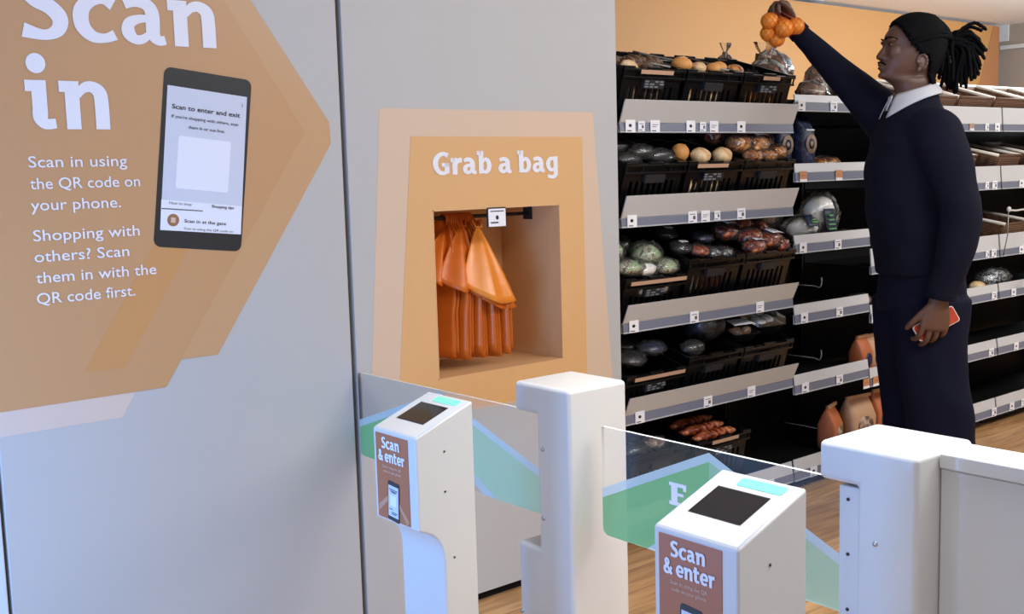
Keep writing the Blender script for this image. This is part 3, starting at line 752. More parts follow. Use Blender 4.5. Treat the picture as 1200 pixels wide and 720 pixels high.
# ------------------------------------------------------------------ crates of bakery goods and produce
def crate(xc, z, tilt, label, w=.306, d=.30, h=.172, strip=None, bail=False, y=YR + .037):
    loc = Vector((xc, y, z)); rot = (tilt, 0, 0)
    c = thing('produce_crate', label, 'crate', loc, rot, 'black plastic crates in the shelving beside the bag wall')
    hw = w / 2; t = .005
    mb = MB()
    mb.box((-hw + .012, .012, 0), (hw - .012, d - .012, t))
    for side, n in ((0, 1), (1, 1)):
        y0 = .006 if side == 0 else d - .006 - t
        mb.box((-hw + .006, y0, 0), (hw - .006, y0 + t, .035)); mb.box((-hw + .006, y0, h - .062), (hw - .006, y0 + t, h))
        k = 10
        for i in range(k + 1):                                     # ribs with open slots between them
            x = -hw + .006 + (w - .012) * i / k
            a = .0075 if i not in (0, k) else .020
            mb.box((max(x - a, -hw + .006), y0, .035), (min(x + a, hw - .006), y0 + t, h - .062))
    for sx in (-1, 1):
        x0 = sx * (hw - .006); x1 = sx * (hw - .006 - t)
        mb.box((min(x0, x1), .006, 0), (max(x0, x1), d - .006, h - .004))
    mb.build('crate_body', M_CRATE, c)
    mb = MB()
    for y0, y1 in ((-.008, .010), (d - .010, d + .008)):
        mb.box((-hw, y0, h - .008), (hw, y1, h)); mb.box((-hw, y0, h - .034), (hw, y0 + .006, h - .026))
        for x0, x1 in ((-hw, -hw + .05), (-.035, .035), (hw - .05, hw)): mb.box((x0, y0 + .002, h), (x1, y1 - .002, h + .007))
        for x in (-hw + .004, -.07, .07, hw - .008): mb.box((x, y0 + .001, h - .034), (x + .004, y0 + .008, h))
    for sx in (-1, 1):
        x0, x1 = sorted((sx * hw, sx * (hw - .012))); mb.box((x0, 0, h - .008), (x1, d, h + .004))
    mb.build('crate_rim', M_CRATE, c, bevel=.0012, seg=1)
    mb = MB(); mb.box((-.050, -.0068, h - .066), (.050, .007, h - .036)); lh = mb.build('label_holder', M_DARKM, c)
    if strip:
        sh = (strip[0] + strip[1]) * .25 * hw
        mb = MB()
        for k in range(3):
            for q in range(4):
                if (q + k) % 4 != 3: mb.box((-.046 + sh + q * .024, -.0074, h - .062 + k * .009), (-.046 + sh + q * .024 + .017 + .004 * ((q * k) % 2), -.0068, h - .057 + k * .009))
        mb.build('label_print', M_CHALKT, lh)
    if strip:
        mb = MB(); mb.box((strip[0] * hw, -.0098, h - .016), (strip[1] * hw, -.0082, h - .002)); mb.build('edge_strip', M_STRIP, c)
    if bail:
        mb = MB()
        mb.tube([(-hw + .012, d - .01, h + .012), (-hw + .035, d - .05, h + .010), (-hw + .07, d * .6, h + .010), (hw * .35, .025, h + .010), (hw * .55, .012, h + .008)], .0042, 8)
        mb.tube([(-hw + .06, d - .012, h - .014), (hw * .7, d - .012, h - .014)], .003, 8)
        mb.build('bail_arm', M_WIRE, c)
    return Matrix.Translation(loc) @ Matrix.Rotation(tilt, 4, 'X')
def solo(name, M, p, r, matl, label, cate, group, seed, amp=.10, sq=1, score=False, rotz=0, zf=None):
    """one roll or loaf resting in the frame M at local p"""
    loc = M @ Vector(p)
    o = thing(name, label, cate, loc, (M.to_euler().x, 0, rotz), group)
    mb = MB(); mb.blob((0, 0, 0), r, seed, amp, 2.2, 18, zflat=zf, sq=sq); mb.build('crust', matl, o)
    if score:
        mb = MB(); mb.tube([(-r[0] * .55, 0, r[2] * .90), (0, -.002, r[2] * 1.0), (r[0] * .55, .002, r[2] * .88)], [.002, .005, .002], 8, flat=.5); mb.build('score_line', M_BUNC, o)
    return o
def pack(name, M, p, r, matl, label, cate, group, seed, nin=1, card=None, tuft=False, rotz=0, amp=.14, film=1.12):
    """goods in clear film: what is inside, the film round it, a card label"""
    loc = M @ Vector(p)
    o = thing(name, label, cate, loc, (M.to_euler().x, 0, rotz), group)
    mb = MB()
    for i in range(nin):
        t = (i - (nin - 1) / 2) / max(nin, 1)
        mb.blob((t * 2 * r[0] * .9, (i % 2 - .5) * r[1] * .25 if nin > 1 else 0, 0), (r[0] / nin * 1.15 if nin > 1 else r[0] * .92, r[1] * .9, r[2] * .9), seed + i, amp, 2.4, 16, zflat=1.0)
    mb.build('contents', matl, o)
    mb = MB(); mb.blob((0, 0, 0), (r[0] * film, r[1] * film, r[2] * film), seed + 50, .20, 4.5, 26, zflat=.90)
    if tuft:
        mb.loft([[(math.cos(a) * q * (1 + .3 * math.sin(3 * a + k)), math.sin(a) * q * .6, zz) for a in [2 * PI * i / 14 for i in range(14)]] for k, (q, zz) in enumerate(((r[0] * .55, r[2] * .85), (r[0] * .2, r[2] * 1.2), (r[0] * .16, r[2] * 1.3), (r[0] * .5, r[2] * 1.75), (r[0] * .62, r[2] * 2.0)))], caps=False)
    mb.build('film', M_FILM, o)
    if tuft:
        mb = MB(); mb.tube([(0, 0, r[2] * 1.19), (0, 0, r[2] * 1.31)], r[0] * .24, 10); mb.build('tie', M_EMBLEM, o)
    if card:
        cx, cw, ch = card
        mb = MB(); zc = r[2] * film * .97
        mb.grid(lambda u, v: (cx + (u - .5) * cw, -r[1] * .15 + (v - .5) * ch, zc * (1 - .25 * ((cx + (u - .5) * cw) / r[0]) ** 2) + .004), 6, 4)
        mb.build('label_card', M_TICKET, o, solid=.001)
        mb = MB()
        for k in range(3):
            mb.grid(lambda u, v, k=k: (cx + (u - .5) * cw * (.7 - .15 * k), -r[1] * .15 + ch * (.25 - .25 * k) + (v - .5) * ch * .1, zc * (1 - .25 * ((cx + (u - .5) * cw * .7) / r[0]) ** 2) + .0055), 4, 1)
        mb.build('label_print', M_INKG, o)
    return o
XS = (2.857, 3.172, 3.487)
TS = math.radians(20)
SH = {1: 1.490, 2: 1.168, 3: .806, 4: .482}
def base(s): return SH[s] + .037 * math.tan(TI) + .001
C11 = crate(XS[0], base(1), TI, 'top row black crate next to the bag wall, grey bail arm over dark rolls', strip=(-.5, .55), bail=True)
C12 = crate(XS[1], base(1), TI, 'top row black crate of golden buns in the middle', bail=True)
C13 = crate(XS[2], base(1), TI, 'top row black crate at the far end, orange strip on its holder', strip=(-.3, .35))
C21 = crate(XS[0], base(2), TI, 'second row black crate holding dark wrapped rolls next to the bag wall')
C22 = crate(XS[1], base(2), TI, 'second row black crate with pale round buns showing above its rim', strip=(-.7, .4))
C23 = crate(XS[2], base(2), TI, 'second row black crate heaped with film-wrapped golden rolls')
C31 = crate(XS[0], base(3), TI, 'third row shallow crate with wooden edge, filled with green printed bags', h=.135, strip=(-.85, 1.0))
C32 = crate(XS[1], base(3), TI, 'third row black crate in the middle with dark packets', h=.185)
C33 = crate(XS[2], base(3), TI, 'third row black crate heaped with reddish rolls under white labels', h=.185)
C41 = crate(XS[0], base(4), TI, 'fourth row crate with pale wooden edge strip next to the bag wall', h=.120, strip=(-.75, .95))
C42 = crate(XS[1], base(4), TI, 'fourth row black crate under the round dark cake', h=.150)
C43 = crate(XS[2], base(4), TI, 'fourth row black crate under the clear-lidded tray', h=.150)
C51 = crate(2.905, .105, math.radians(6), 'bottom row crate seen through the gate glass', h=.21, y=YR + .05)
C52 = crate(3.245, .125, math.radians(10), 'bottom row crate of long reddish loaves', h=.185, y=YR + .05, strip=(-.5, .5))

G = 'loose buns in the black crates'
for i, (M, p, r, m_, lb, sc) in enumerate([
    (C12, (-.120, .06, .185), (.042, .034, .026), M_BUN, 'large golden bun at the left end of the middle top crate', True),
    (C12, (-.040, .05, .178), (.030, .026, .020), M_BUNC, 'pale cream bun beside the large golden one in the top crate', False),
    (C12, (.045, .05, .178), (.032, .028, .020), M_BUN, 'small golden bun near the middle of the top crate', False),
    (C12, (.120, .09, .176), (.030, .028, .022), M_BUN, 'golden bun at the right end of the middle top crate', False),
    (C12, (-.10, .04, .08), (.045, .03, .035), M_BUNC, 'bun showing through the slots of the middle top crate', False),
    (C12, (.03, .04, .08), (.050, .03, .035), M_BUNC, 'bun lying low behind the slots of the middle top crate', False),
    (C22, (-.105, .09, .185), (.036, .034, .034), M_BUN, 'brown bun at the left end of the second row middle crate', False),
    (C22, (-.035, .05, .184), (.042, .036, .030), M_BUNC, 'round pale bun second from left in the second row middle crate', False),
    (C22, (.085, .05, .184), (.044, .036, .030), M_BUNC, 'round pale bun at the right of the second row middle crate', False),
    (C22, (-.09, .04, .08), (.045, .03, .04), M_BUNC, 'bun low behind the left slots of the second row middle crate', False),
    (C22, (.04, .04, .08), (.050, .03, .04), M_BUNC, 'bun low behind the right slots of the second row middle crate', False),
    (C13, (-.06, .04, .08), (.045, .03, .04), M_ROLLG, 'brown roll behind the left slots of the far top crate', False),
    (C13, (.05, .04, .08), (.045, .03, .04), M_ROLLG, 'brown roll behind the right slots of the far top crate', False),
    (C13, (-.09, .10, .168), (.040, .030, .022), M_ROLLG, 'brown roll lying near the rim of the far top crate', False)]):
    solo('bread_bun', M, p, r, m_, lb, 'bread', G, i, .12, score=sc)
for i, (x, y, z, a) in enumerate([(-.07, .06, .165, .4), (-.02, .09, .178, -.3), (.04, .07, .170, .2), (-.09, .12, .17, .6), (.08, .12, .172, -.5)]):
    solo('bread_roll', C11, (x, y, z), (.060, .026, .024), M_BUND if i != 0 else M_BUNC, ['pale roll at the front of the top crate nearest the bag wall', 'dark roll lying across the middle of the top left crate', 'dark roll right of the middle in the top left crate', 'dark roll behind the pale one in the top left crate', 'dark roll at the back right of the top left crate'][i], 'bread', 'dark rolls in the top left crate', 20 + i, .16, rotz=a)
for i, x in enumerate((-.06, .01, .06)):
    solo('bread_roll', C11, (x, .032, .085), (.028, .018, .05), M_LOAFT, ['roll seen through the left slots of the top left crate', 'roll seen through the middle slots of the top left crate', 'roll seen through the right slots of the top left crate'][i], 'bread', 'dark rolls in the top left crate', 30 + i, .2)
DG = 'dark wrapped rolls in the second row'
for i, (x, y, z, a) in enumerate([(-.08, .06, .17, .2), (.0, .08, .19, .1), (.085, .07, .178, -.1), (-.05, .14, .19, .3)]):
    pack('roll_pack', C21, (x, y, z), (.065, .032, .028), M_DARKPK, ['dark wrapped roll at the left of the second row left crate', 'dark wrapped roll on top of the second row left crate', 'dark wrapped roll at the right of the second row left crate', 'dark wrapped roll at the back of the second row left crate'][i], 'bread', DG, i, rotz=a)
RG = 'film-wrapped rolls in the second row'
for i, (x, y, z, r, n, cd) in enumerate([(-.085, .10, .215, (.062, .05, .046), 1, None), (.0, .09, .21, (.060, .05, .044), 2, (.005, .062, .04)), (.095, .13, .215, (.045, .04, .036), 1, None), (-.045, .05, .182, (.055, .035, .026), 2, None), (.03, .045, .182, (.055, .034, .026), 2, None), (.115, .06, .188, (.040, .034, .03), 2, None), (-.10, .20, .225, (.07, .05, .05), 1, None)]):
    pack('roll_pack', C23, (x, y, z), r, M_ROLLG if i not in (2, 6) else M_ROLLR, ['big round golden loaf in film heaped on the second row', 'film-wrapped pair of golden rolls with a white label, second row', 'reddish roll in film at the right back of the second row heap', 'flat pack of glazed rolls at the front left of the heap', 'flat pack of glazed rolls at the front middle of the heap', 'pack of glazed rolls at the right end of the heap', 'dark reddish loaf in film behind the big golden loaf'][i], 'bread', RG, 60 + i, n, cd)
GG = 'green printed bags in the third row'
for i, (x, y, z, r) in enumerate([(-.115, .13, .20, (.045, .05, .040)), (-.10, .05, .165, (.060, .045, .030)), (.02, .09, .19, (.065, .055, .045)), (.09, .05, .155, (.060, .045, .030)), (-.02, .045, .155, (.055, .04, .028)), (-.11, .20, .24, (.045, .04, .036)), (-.03, .17, .20, (.04, .04, .035))]):
    pack('roll_pack', C31, (x, y, z), r, M_GREEN if i not in (5, 6, 4) else M_DOUGH if i == 4 else M_DARKPK, ['green printed bag at the left of the third row crate', 'green printed bag at the front left of the third row crate', 'plump green printed bag in the middle of the third row crate', 'flat green printed bag at the front right of the third row crate', 'pale bag lying at the very front of the third row crate', 'grey bag leaning high against the side of the third row crate', 'grey bag wedged behind the plump green one'][i], 'bag', GG, 80 + i, amp=.2)
for i in range(3):
    pack('roll_pack', C31, (-.05 + i * .06, .012, .086), (.028, .008, .022), M_DOUGH, ['white packet by the left slots of the wood-edged crate', 'white packet by the middle slots of the wood-edged crate', 'white packet by the right slots of the wood-edged crate'][i], 'packet', GG, 95 + i)
KG = 'dark packets in the third row middle crate'
for i, (x, y, z, m_) in enumerate([(-.10, .10, .20, M_DARKPK), (-.03, .07, .195, M_ROLLR), (.03, .06, .185, M_FOIL), (.10, .06, .18, M_FOIL), (.08, .16, .21, M_NAVY), (-.08, .20, .22, M_DARKPK)]):
    pack('food_packet', C32, (x, y, z), (.045, .04, .022), m_, ['dark packet at the left of the third row middle crate', 'dark red packet beside the dark one in the third row', 'silvery packet at the front of the third row middle crate', 'silvery packet at the right of the third row middle crate', 'navy packet at the back of the third row middle crate', 'dark packet at the back left of the third row middle crate'][i], 'packet', KG, 100 + i, card=(0, .035, .02) if i in (0, 5) else None)
for i, x in enumerate((-.07, .0, .06)):
    solo('bread_roll', C32, (x, .034, .085), (.024, .018, .045), M_ROLLR if i else M_BUNC, ['pale roll behind the slots of the third row middle crate', 'red roll behind the middle slots of the third row crate', 'red roll behind the right slots of the third row crate'][i], 'bread', 'rolls behind the third row slots', 110 + i)
RR = 'reddish rolls under white labels'
for i, (x, y, z, r, cd) in enumerate([(-.10, .16, .225, (.055, .05, .036), (0, .05, .03)), (-.02, .10, .215, (.060, .045, .036), None), (.015, .19, .24, (.055, .045, .034), (0, .06, .035)), (.075, .08, .205, (.060, .045, .036), (.01, .066, .05)), (-.05, .05, .195, (.055, .04, .03), (.01, .055, .022)), (.125, .06, .19, (.035, .04, .03), None), (.11, .17, .225, (.04, .04, .03), None)]):
    pack('roll_pack', C33, (x, y, z), r, M_ROLLR, ['reddish roll pack at the back left of the third row heap', 'reddish roll pack in the middle of the third row heap', 'reddish roll pack with label at the back of the third row heap', 'reddish roll pack with the largest white label, third row', 'reddish roll pack with a narrow label at the front left', 'small reddish roll pack at the right end of the third row heap', 'unlabelled reddish roll pack at the right back of the third row'][i], 'bread', RR, 120 + i, 2, cd)
# fourth row
for i, (x, y, z, m_) in enumerate([(-.06, .08, .15, M_DARKPK), (.06, .10, .17, M_NAVY), (0, .17, .16, M_DARKPK)]):
    pack('food_packet', C41, (x, y, z), (.06, .045, .024), m_, ['dark packet at the left of the fourth row wooden-edged crate', 'navy packet at the right of the fourth row wooden-edged crate', 'dark packet at the back of the fourth row wooden-edged crate'][i], 'packet', 'packets in the fourth row', 140 + i)
cake = thing('round_cake', 'round dark wrapped cake with a white round label standing in the fourth row', 'cake', C42 @ Vector((.06, .13, .205)), (TI - .9, 0, 0))
mb = MB(); mb.loft([[(math.cos(a) * r, math.sin(a) * r, z) for a in [2 * PI * k / 28 for k in range(28)]] for r, z in ((.03, -.055), (.062, -.05), (.075, -.03), (.078, .02), (.072, .042), (.058, .052), (.02, .055))]); mb.build('cake_body', M_DARKPK, cake)
mb = MB(); mb.blob((0, 0, 0), (.083, .083, .062), 3, .04, 6, 28); mb.build('film', M_FILM, cake)
mb = MB(); mb.tube([(.008, -.025, .060), (.010, -.030, .0635)], .030, 24); mb.build('label_card', M_TICKET, cake)
mb = MB(); mb.tube([(.012, -.033, .0632), (.012, -.034, .0645)], .013, 14); mb.build('label_print', M_INKG, cake)
pack('food_packet', C42, (-.07, .06, .160), (.05, .035, .028), M_DARKPK, 'small dark packet left of the round cake', 'packet', 'packets in the fourth row', 150)
pack('food_packet', C42, (-.02, .03, .075), (.03, .02, .035), M_FOIL, 'silvery packet behind the slots below the round cake', 'packet', 'packets in the fourth row', 151)
def tray(M, p, label, w, d, h, matl, card, lid):
    o = thing('food_tray', label, 'tray', M @ Vector(p), (M.to_euler().x, 0, -.15))
    mb = MB(); rr = lambda k, z: [(x, y, z) for x, y in rrect(-w / 2 * k, -d / 2 * k, w / 2 * k, d / 2 * k, .012, 4)]
    mb.loft([rr(.72, 0), rr(.98, h), rr(1.06, h), rr(1.06, h + .003), rr(.95, h + .003), rr(.70, .004)], smooth=False); mb.build('tray_base', M_BLACKM, o)
    mb = MB(); mb.blob((-.02, 0, h * .8), (w * .26, d * .34, .022), 5, .2); mb.blob((.03, .01, h * .8), (w * .24, d * .30, .024), 9, .2); mb.build('contents', matl, o)
    if lid:
        mb = MB(); mb.loft([rr(1.04, h + .003), rr(.98, h + .03), rr(.84, h + .036)], smooth=False); mb.build('lid', M_FILM, o)
    mb = MB(); mb.box((card[0] - card[1], card[2], h + (.0365 if lid else .030)), (card[0] + card[1], card[2] + card[3], h + (.038 if lid else .032))); mb.build('label_card', M_TICKET, o)
    return o
tray(C43, (-.085, .09, .150), 'black tray with a white-banded lid left of the clear-lidded tray', .13, .10, .035, M_BUND, (0, .05, -.02, .05), False)
tray(C43, (.075, .11, .158), 'black tray with clear lid and white label, right end of the fourth row', .15, .12, .040, M_DOUGH, (-.02, .045, .0, .05), True)
# bottom row
for i, (x, y, z) in enumerate([(-.06, .08, .20), (.05, .09, .205), (0, .16, .21)]):
    pack('roll_pack', C51, (x, y, z), (.06, .04, .026), M_DARKPK if i != 1 else M_LOAFT, ['dark packet at the left of the bottom row crate behind the glass', 'tan packet at the right of the bottom row crate behind the glass', 'dark packet at the back of the bottom row crate behind the glass'][i], 'packet', 'packets in the bottom row', 160 + i)
for i, (x, m_) in enumerate(((-.06, M_LOAFT), (-.01, M_BUNC), (.04, M_LOAFT))):
    solo('bread_roll', C51, (x, .034, .10), (.022, .018, .05), m_, ['tan roll behind the left slots of the bottom row crate', 'pale roll behind the middle slots of the bottom row crate', 'tan roll behind the right slots of the bottom row crate'][i], 'bread', 'rolls behind the bottom row slots', 170 + i)
for i, y in enumerate((.05, .11, .17)):
    solo('long_loaf', C52, (0, y, .178 + .004 * i), (.125, .026, .022), M_ROLLR, ['long reddish loaf at the front of the bottom row crate', 'long reddish loaf in the middle of the bottom row crate', 'long reddish loaf at the back of the bottom row crate'][i], 'bread', 'long loaves in the bottom row', 180 + i, .12)

# ------------------------------------------------------------------ second unit: bagged bread, packs, paper bags
I4 = Matrix.Identity(4)
BG = 'bagged loaves standing on the top shelf'
zt1 = 1.573
for i, (x, y, r, m_, lb, hh) in enumerate([
    (3.72, 2.86, (.10, .065, .075), M_LOAF, 'brown loaf in a tied clear bag, its tuft showing just right of the top crates', 0),
    (3.855, 2.93, (.095, .065, .085), M_LOAF, 'dark brown loaf in a tied clear bag below the oranges', 0)]):
    pack('bagged_loaf', I4, (x, y, zt1 + r[2] * 1.05 + (.02 + .03 * i)), r, m_, lb, 'bread', BG, 200 + i, tuft=True)
ob = pack('bagged_loaf', I4, (3.63, 2.99, 1.73), (.05, .035, .05), M_LOAF, 'small dark loaf in a clear bag peeping over the top crate', 'bread', BG, 204, tuft=True)
pack('bagged_loaf', I4, (3.94, 2.79, zt1 + .05), (.075, .05, .045), M_LOAFT, 'small tan loaf in clear film at the front of the top shelf', 'bread', BG, 206)
o = pack('bagged_loaf', I4, (4.055, 2.84, zt1 + .088), (.060, .055, .083), M_LOAFT, 'tall tan loaf standing in clear film beside the black sign card', 'bread', BG, 207)
cd = thing('sign_card', 'small black card with grey handwriting standing on the top shelf', 'sign', (4.165, 2.80, zt1))
mb = MB(); mb.box((-.038, 0, 0), (.038, .004, .105)); mb.build('card', M_CHALK, cd)
mb = MB()
for k, (a, b) in enumerate(((-.028, .028), (-.024, .020), (-.028, .024), (-.02, .026))):
    mb.tube([(a + (b - a) * q / 12, -.001, .085 - k * .021 + .004 * math.sin(q * 2.1 + k)) for q in range(13)], .0014, 5)
mb.build('handwriting', M_CHALKT, cd)
mb = MB(); mb.prism([(.004, 0), (.05, 0), (.004, .07)], 0, -.01, .01); mb.build('strut', M_CHALK, cd)

def flour_bag(x, y, z, w, d, h, label, grp):
    b = thing('bread_bag', label, 'bag', (x, y, z), (0, 0, .08), grp)
    mb = MB(); n = 20
    def rg(kx, ky, zz, s): return [(math.copysign(abs(math.cos(a)) ** .55, math.cos(a)) * w / 2 * kx + .004 * noise.noise(Vector((zz * 30, a * 2, s))), math.copysign(abs(math.sin(a)) ** .55, math.sin(a)) * d / 2 * ky, zz) for a in [2 * PI * k / n for k in range(n)]]
    mb.loft([rg(.92, .9, 0, x), rg(1, 1, h * .1, x), rg(1.03, 1.05, h * .4, x), rg(1, 1, h * .72, x), rg(.96, .55, h * .86, x), rg(.98, .16, h * .94, x), rg(1.05, .08, h, x)]); mb.build('bag_body', M_NAVY, b)
    mb = MB(); mb.tube([(0, -d / 2 * 1.03, h * .52), (0, -d / 2 * 1.10, h * .52)], w * .40, 24); e = mb.build('emblem', M_EMBLEM, b)
    mb = MB(); mb.tube([(0, -d / 2 * 1.10, h * .52), (0, -d / 2 * 1.125, h * .52)], w * .22, 20); mb.build('emblem_centre', M_NAVY, e)
    mb = MB(); mb.tube([(0, -d / 2 * 1.125, h * .52), (0, -d / 2 * 1.14, h * .52)], w * .11, 16); mb.build('emblem_dot', M_EMBLEM, e)
    mb = MB(); mb.box((-w * .3, -d / 2 * .98, h * .76), (w * .3, -d / 2 * .80, h * .79)); mb.build('lettering', M_TICKET, b)
    return b
zb2 = 1.298
flour_bag(3.735, 2.80, zb2, .098, .075, .215, 'navy bread bag with round emblem, half behind the second row crates', 'navy bread bags')
flour_bag(3.850, 2.77, zb2, .098, .075, .220, 'navy bread bag with round emblem, the one standing clear', 'navy bread bags')
pack('roll_pack', I4, (4.02, 2.80, zb2 + .034), (.10, .06, .030), M_ROLLG, 'low pack of small golden rolls beside the navy bread bags', 'bread', None, 220, 4)
zb3 = 1.015
p = pack('bagged_loaf', I4, (3.84, 2.77, zb3 + .052), (.088, .062, .050), M_DOUGH, 'white flat loaf in film with dark blue label lying at the front', 'bread', 'white loaves on the narrow unit', 230)
mb = MB(); mb.grid(lambda u, v: (-.012 + .012 * v + (u - .5) * (.075 - .02 * v), -.075 + .045 * v, .012 + .045 * v), 4, 3); lb_ = mb.build('label_card', M_DARKLAB, p, solid=.002)
mb = MB(); mb.box((-.018, -.071, .026), (.018, -.066, .032)); mb.box((-.010, -.064, .036), (.014, -.059, .041)); mb.build('label_print', M_GREENTX, p)
p = pack('bagged_loaf', I4, (4.035, 2.82, zb3 + .098), (.095, .065, .094), M_DOUGH, 'tall white loaf in film with dark blue label and green print', 'bread', 'white loaves on the narrow unit', 231)
mb = MB(); mb.grid(lambda u, v: (-.05 + .075 * u - .015 * v, -.077 + .010 * v, -.07 + .10 * v), 4, 4); mb.build('label_card', M_DARKLAB, p, solid=.002)
mb = MB()
for k in range(4): mb.box((-.042, -.0815, -.058 + k * .019), (.012 - .008 * k, -.0775 + .002 * k, -.052 + k * .019))
mb.build('label_print', M_GREENTX, p)
pack('bagged_loaf', I4, (3.80, 2.92, zb3 + .115), (.07, .055, .085), M_LOAFT, 'tan loaf in film standing behind the flat white one', 'bread', 'white loaves on the narrow unit', 232)
pack('film_packet', I4, (4.07, 2.715, zb3 + .020), (.085, .022, .017), M_FOIL, 'crumpled striped film packet lying along the shelf front', 'packet', None, 233)
def peg(x, z, label):
    o = thing('peg_hook', label, 'hook', (x, YBK - .022, z), (0, 0, 0), 'peg hooks on the back panels')
    mb = MB(); mb.tube(cat([(0, 0, 0), (0, -.16, .0), (-.004, -.20, -.004), (-.010, -.215, .018), (-.016, -.218, .042)], 5), .0026, 8); mb.build('wire', M_CORD, o)
    mb = MB(); mb.box((-.012, -.002, -.012), (.012, .002, .012)); mb.build('plate', M_DARKM, o)
peg(4.10, .800, 'white wire peg hook above the empty fourth shelf of the narrow unit')
peg(4.10, .480, 'white wire peg hook above the empty fifth shelf of the narrow unit')
peg(4.12, .160, 'white wire peg hook above the lowest shelf of the narrow unit')

def paper_bag(x, y, z, w, d, h, label, matl, rz=0, navy=False):
    b = thing('paper_bag', label, 'bag', (x, y, z), (0, 0, rz), 'paper bags on the low shelves')
    mb = MB(); n = 20
    def rg(kx, ky, zz): return [(math.copysign(abs(math.cos(a)) ** .35, math.cos(a)) * w / 2 * kx, math.copysign(abs(math.sin(a)) ** .35, math.sin(a)) * d / 2 * ky, zz + .004 * math.sin(3 * a)) for a in [2 * PI * k / n for k in range(n)]]
    mb.loft([rg(.96, .96, 0), rg(1, 1, h * .2), rg(1.02, 1, h * .55), rg(.95, .55, h * .78), rg(.92, .12, h * .93), rg(.94, .10, h)]); mb.build('bag_body', matl, b)
    mb = MB(); mb.box((-w * .48, -.012, h * .95), (w * .48, -.004, h * 1.03)); mb.build('fold_strip', M_PAPERT, b)
    mb = MB(); mb.blob((0, -d / 2 * 1.0, h * .36), (w * .30, .004, h * .20), 3, .1); mb.build('window', M_NAVY if navy else M_LOAFT, b)
    return b
zc5 = .403
paper_bag(4.295, 2.78, zc5, .10, .08, .165, 'orange and navy paper bag on the fifth shelf left of the man', M_PAPERB, .1, True)
paper_bag(4.405, 2.79, zc5, .11, .08, .160, 'tan paper bag beside the orange and navy one', M_PAPERT, -.1)
zc6 = .099
paper_bag(4.11, 2.81, .090, .12, .09, .19, 'dark orange paper bag on the lowest shelf, leftmost of the three', M_PAPERB, .3)
paper_bag(4.30, 2.80, zc6, .17, .10, .195, 'wide orange paper bag with folded tan top on the lowest shelf', M_PAPERT, -.1)
paper_bag(4.46, 2.80, zc6, .10, .09, .20, 'orange paper bag with navy window on the lowest shelf by the man', M_PAPERB, 0, True)
pack('roll_pack', I4, (4.30, 2.80, .685 + .035), (.07, .05, .034), M_LOAFT, 'tan roll pack on the fourth shelf just left of the man', 'bread', None, 240, 2)

# ------------------------------------------------------------------ wicker baskets, right side
def basket(x, y, z, tilt, label, w=.32, d=.285, h=.115, rz=0):
    b = thing('wicker_basket', label, 'basket', (x, y, z), (tilt, 0, rz), 'wicker baskets on the right shelves')
    hw = w / 2
    mb = MB()
    mb.box((-hw * .92, .01, 0), (hw * .92, d * .96, .008))
    for (a, c) in (((-hw, 0), (hw, 0)), ((hw, 0), (hw, d)), ((hw, d), (-hw, d)), ((-hw, d), (-hw, 0))):
        (ax, ay), (cx, cy) = a, c
        mb.grid(lambda u, v: ((ax + (cx - ax) * u) * (.92 + .08 * v) + .003 * math.sin(u * 40) * math.cos(v * 9), (ay - d / 2 + (cy - ay) * u) * (.94 + .06 * v) + d / 2, h * v), 24, 5)
    mb.build('basket_body', M_WICKER, b, solid=.008)
    mb = MB(); mb.tube([(-hw, 0, h), (-hw, d, h)], .0085, 8); mb.tube([(hw, 0, h), (hw, d, h)], .0085, 8); mb.tube([(-hw, d, h), (hw, d, h)], .0075, 8)
    mb.build('basket_rim', M_RATTAN, b)
    mb = MB(); mb.tube([(-hw, 0, h), (hw, 0, h)], .007, 8); mb.build('front_rim', M_WICKER, b)
    return b
for i, x in enumerate((4.42, 4.76, 5.10, 5.44, 5.78, 6.12)):
    basket(x, YR + .056, 1.512, math.radians(18), ['top shelf wicker basket hidden mostly behind the man', 'top shelf wicker basket just behind the dreadlocks', 'top shelf wicker basket right of the dreadlocks', 'top shelf wicker basket second right of the dreadlocks', 'top shelf wicker basket at the edge of the photo', 'top shelf wicker basket beyond the edge'][i])
for i, x in enumerate((5.02, 5.46, 5.85)):
    basket(x, YR + .06, 1.236, math.radians(14), ['second shelf wicker basket beside the man sleeve', 'dark second shelf wicker basket right of the man', 'second shelf wicker basket at the right edge'][i], rz=.15)
basket(5.56, YR + .04, .895, math.radians(10), 'third shelf wicker basket behind the white hoop', w=.30)
pack('foil_packet', I4, (5.44, 2.765, .680 + .052), (.125, .060, .050), M_FOIL, 'shiny black and white foil packet on the shelf right of the man', 'packet', None, 250, amp=.3)
solo('bread_bun', I4, (5.235, 2.74, .680 + .028), (.045, .04, .028), M_BUNC, 'pale bun beside the foil packet right of the man', 'bread', None, 251)
hp = thing('hanging_hoop', 'thin white cable hoop hanging in front of the right shelves', 'hoop', (5.40, 2.615, 1.085))
mb = MB(); mb.tube([(.13 + .085 * math.cos(a) , .045 * math.cos(a) - .0, -.178 + .170 * math.sin(a)) for a in [2 * PI * k / 40 for k in range(41)]], .0050, 8, caps=False); mb.build('ring', M_CORD, hp)
mb = MB(); mb.tube(cat([(-.105, .01, .0), (-.04, 0, -.006), (.03, 0, -.004), (.10, 0, -.008)], 5), .0045, 8); mb.blob((-.10, .005, .002), (.014, .010, .014), 2, .1); mb.build('clip', M_CORD, hp)
mb = MB(); mb.tube([(-.10, .008, -.0), (-.10, .008, -.12), (-.096, .03, -.225)], .0028, 8); mb.build('cord', M_WIRE, hp)

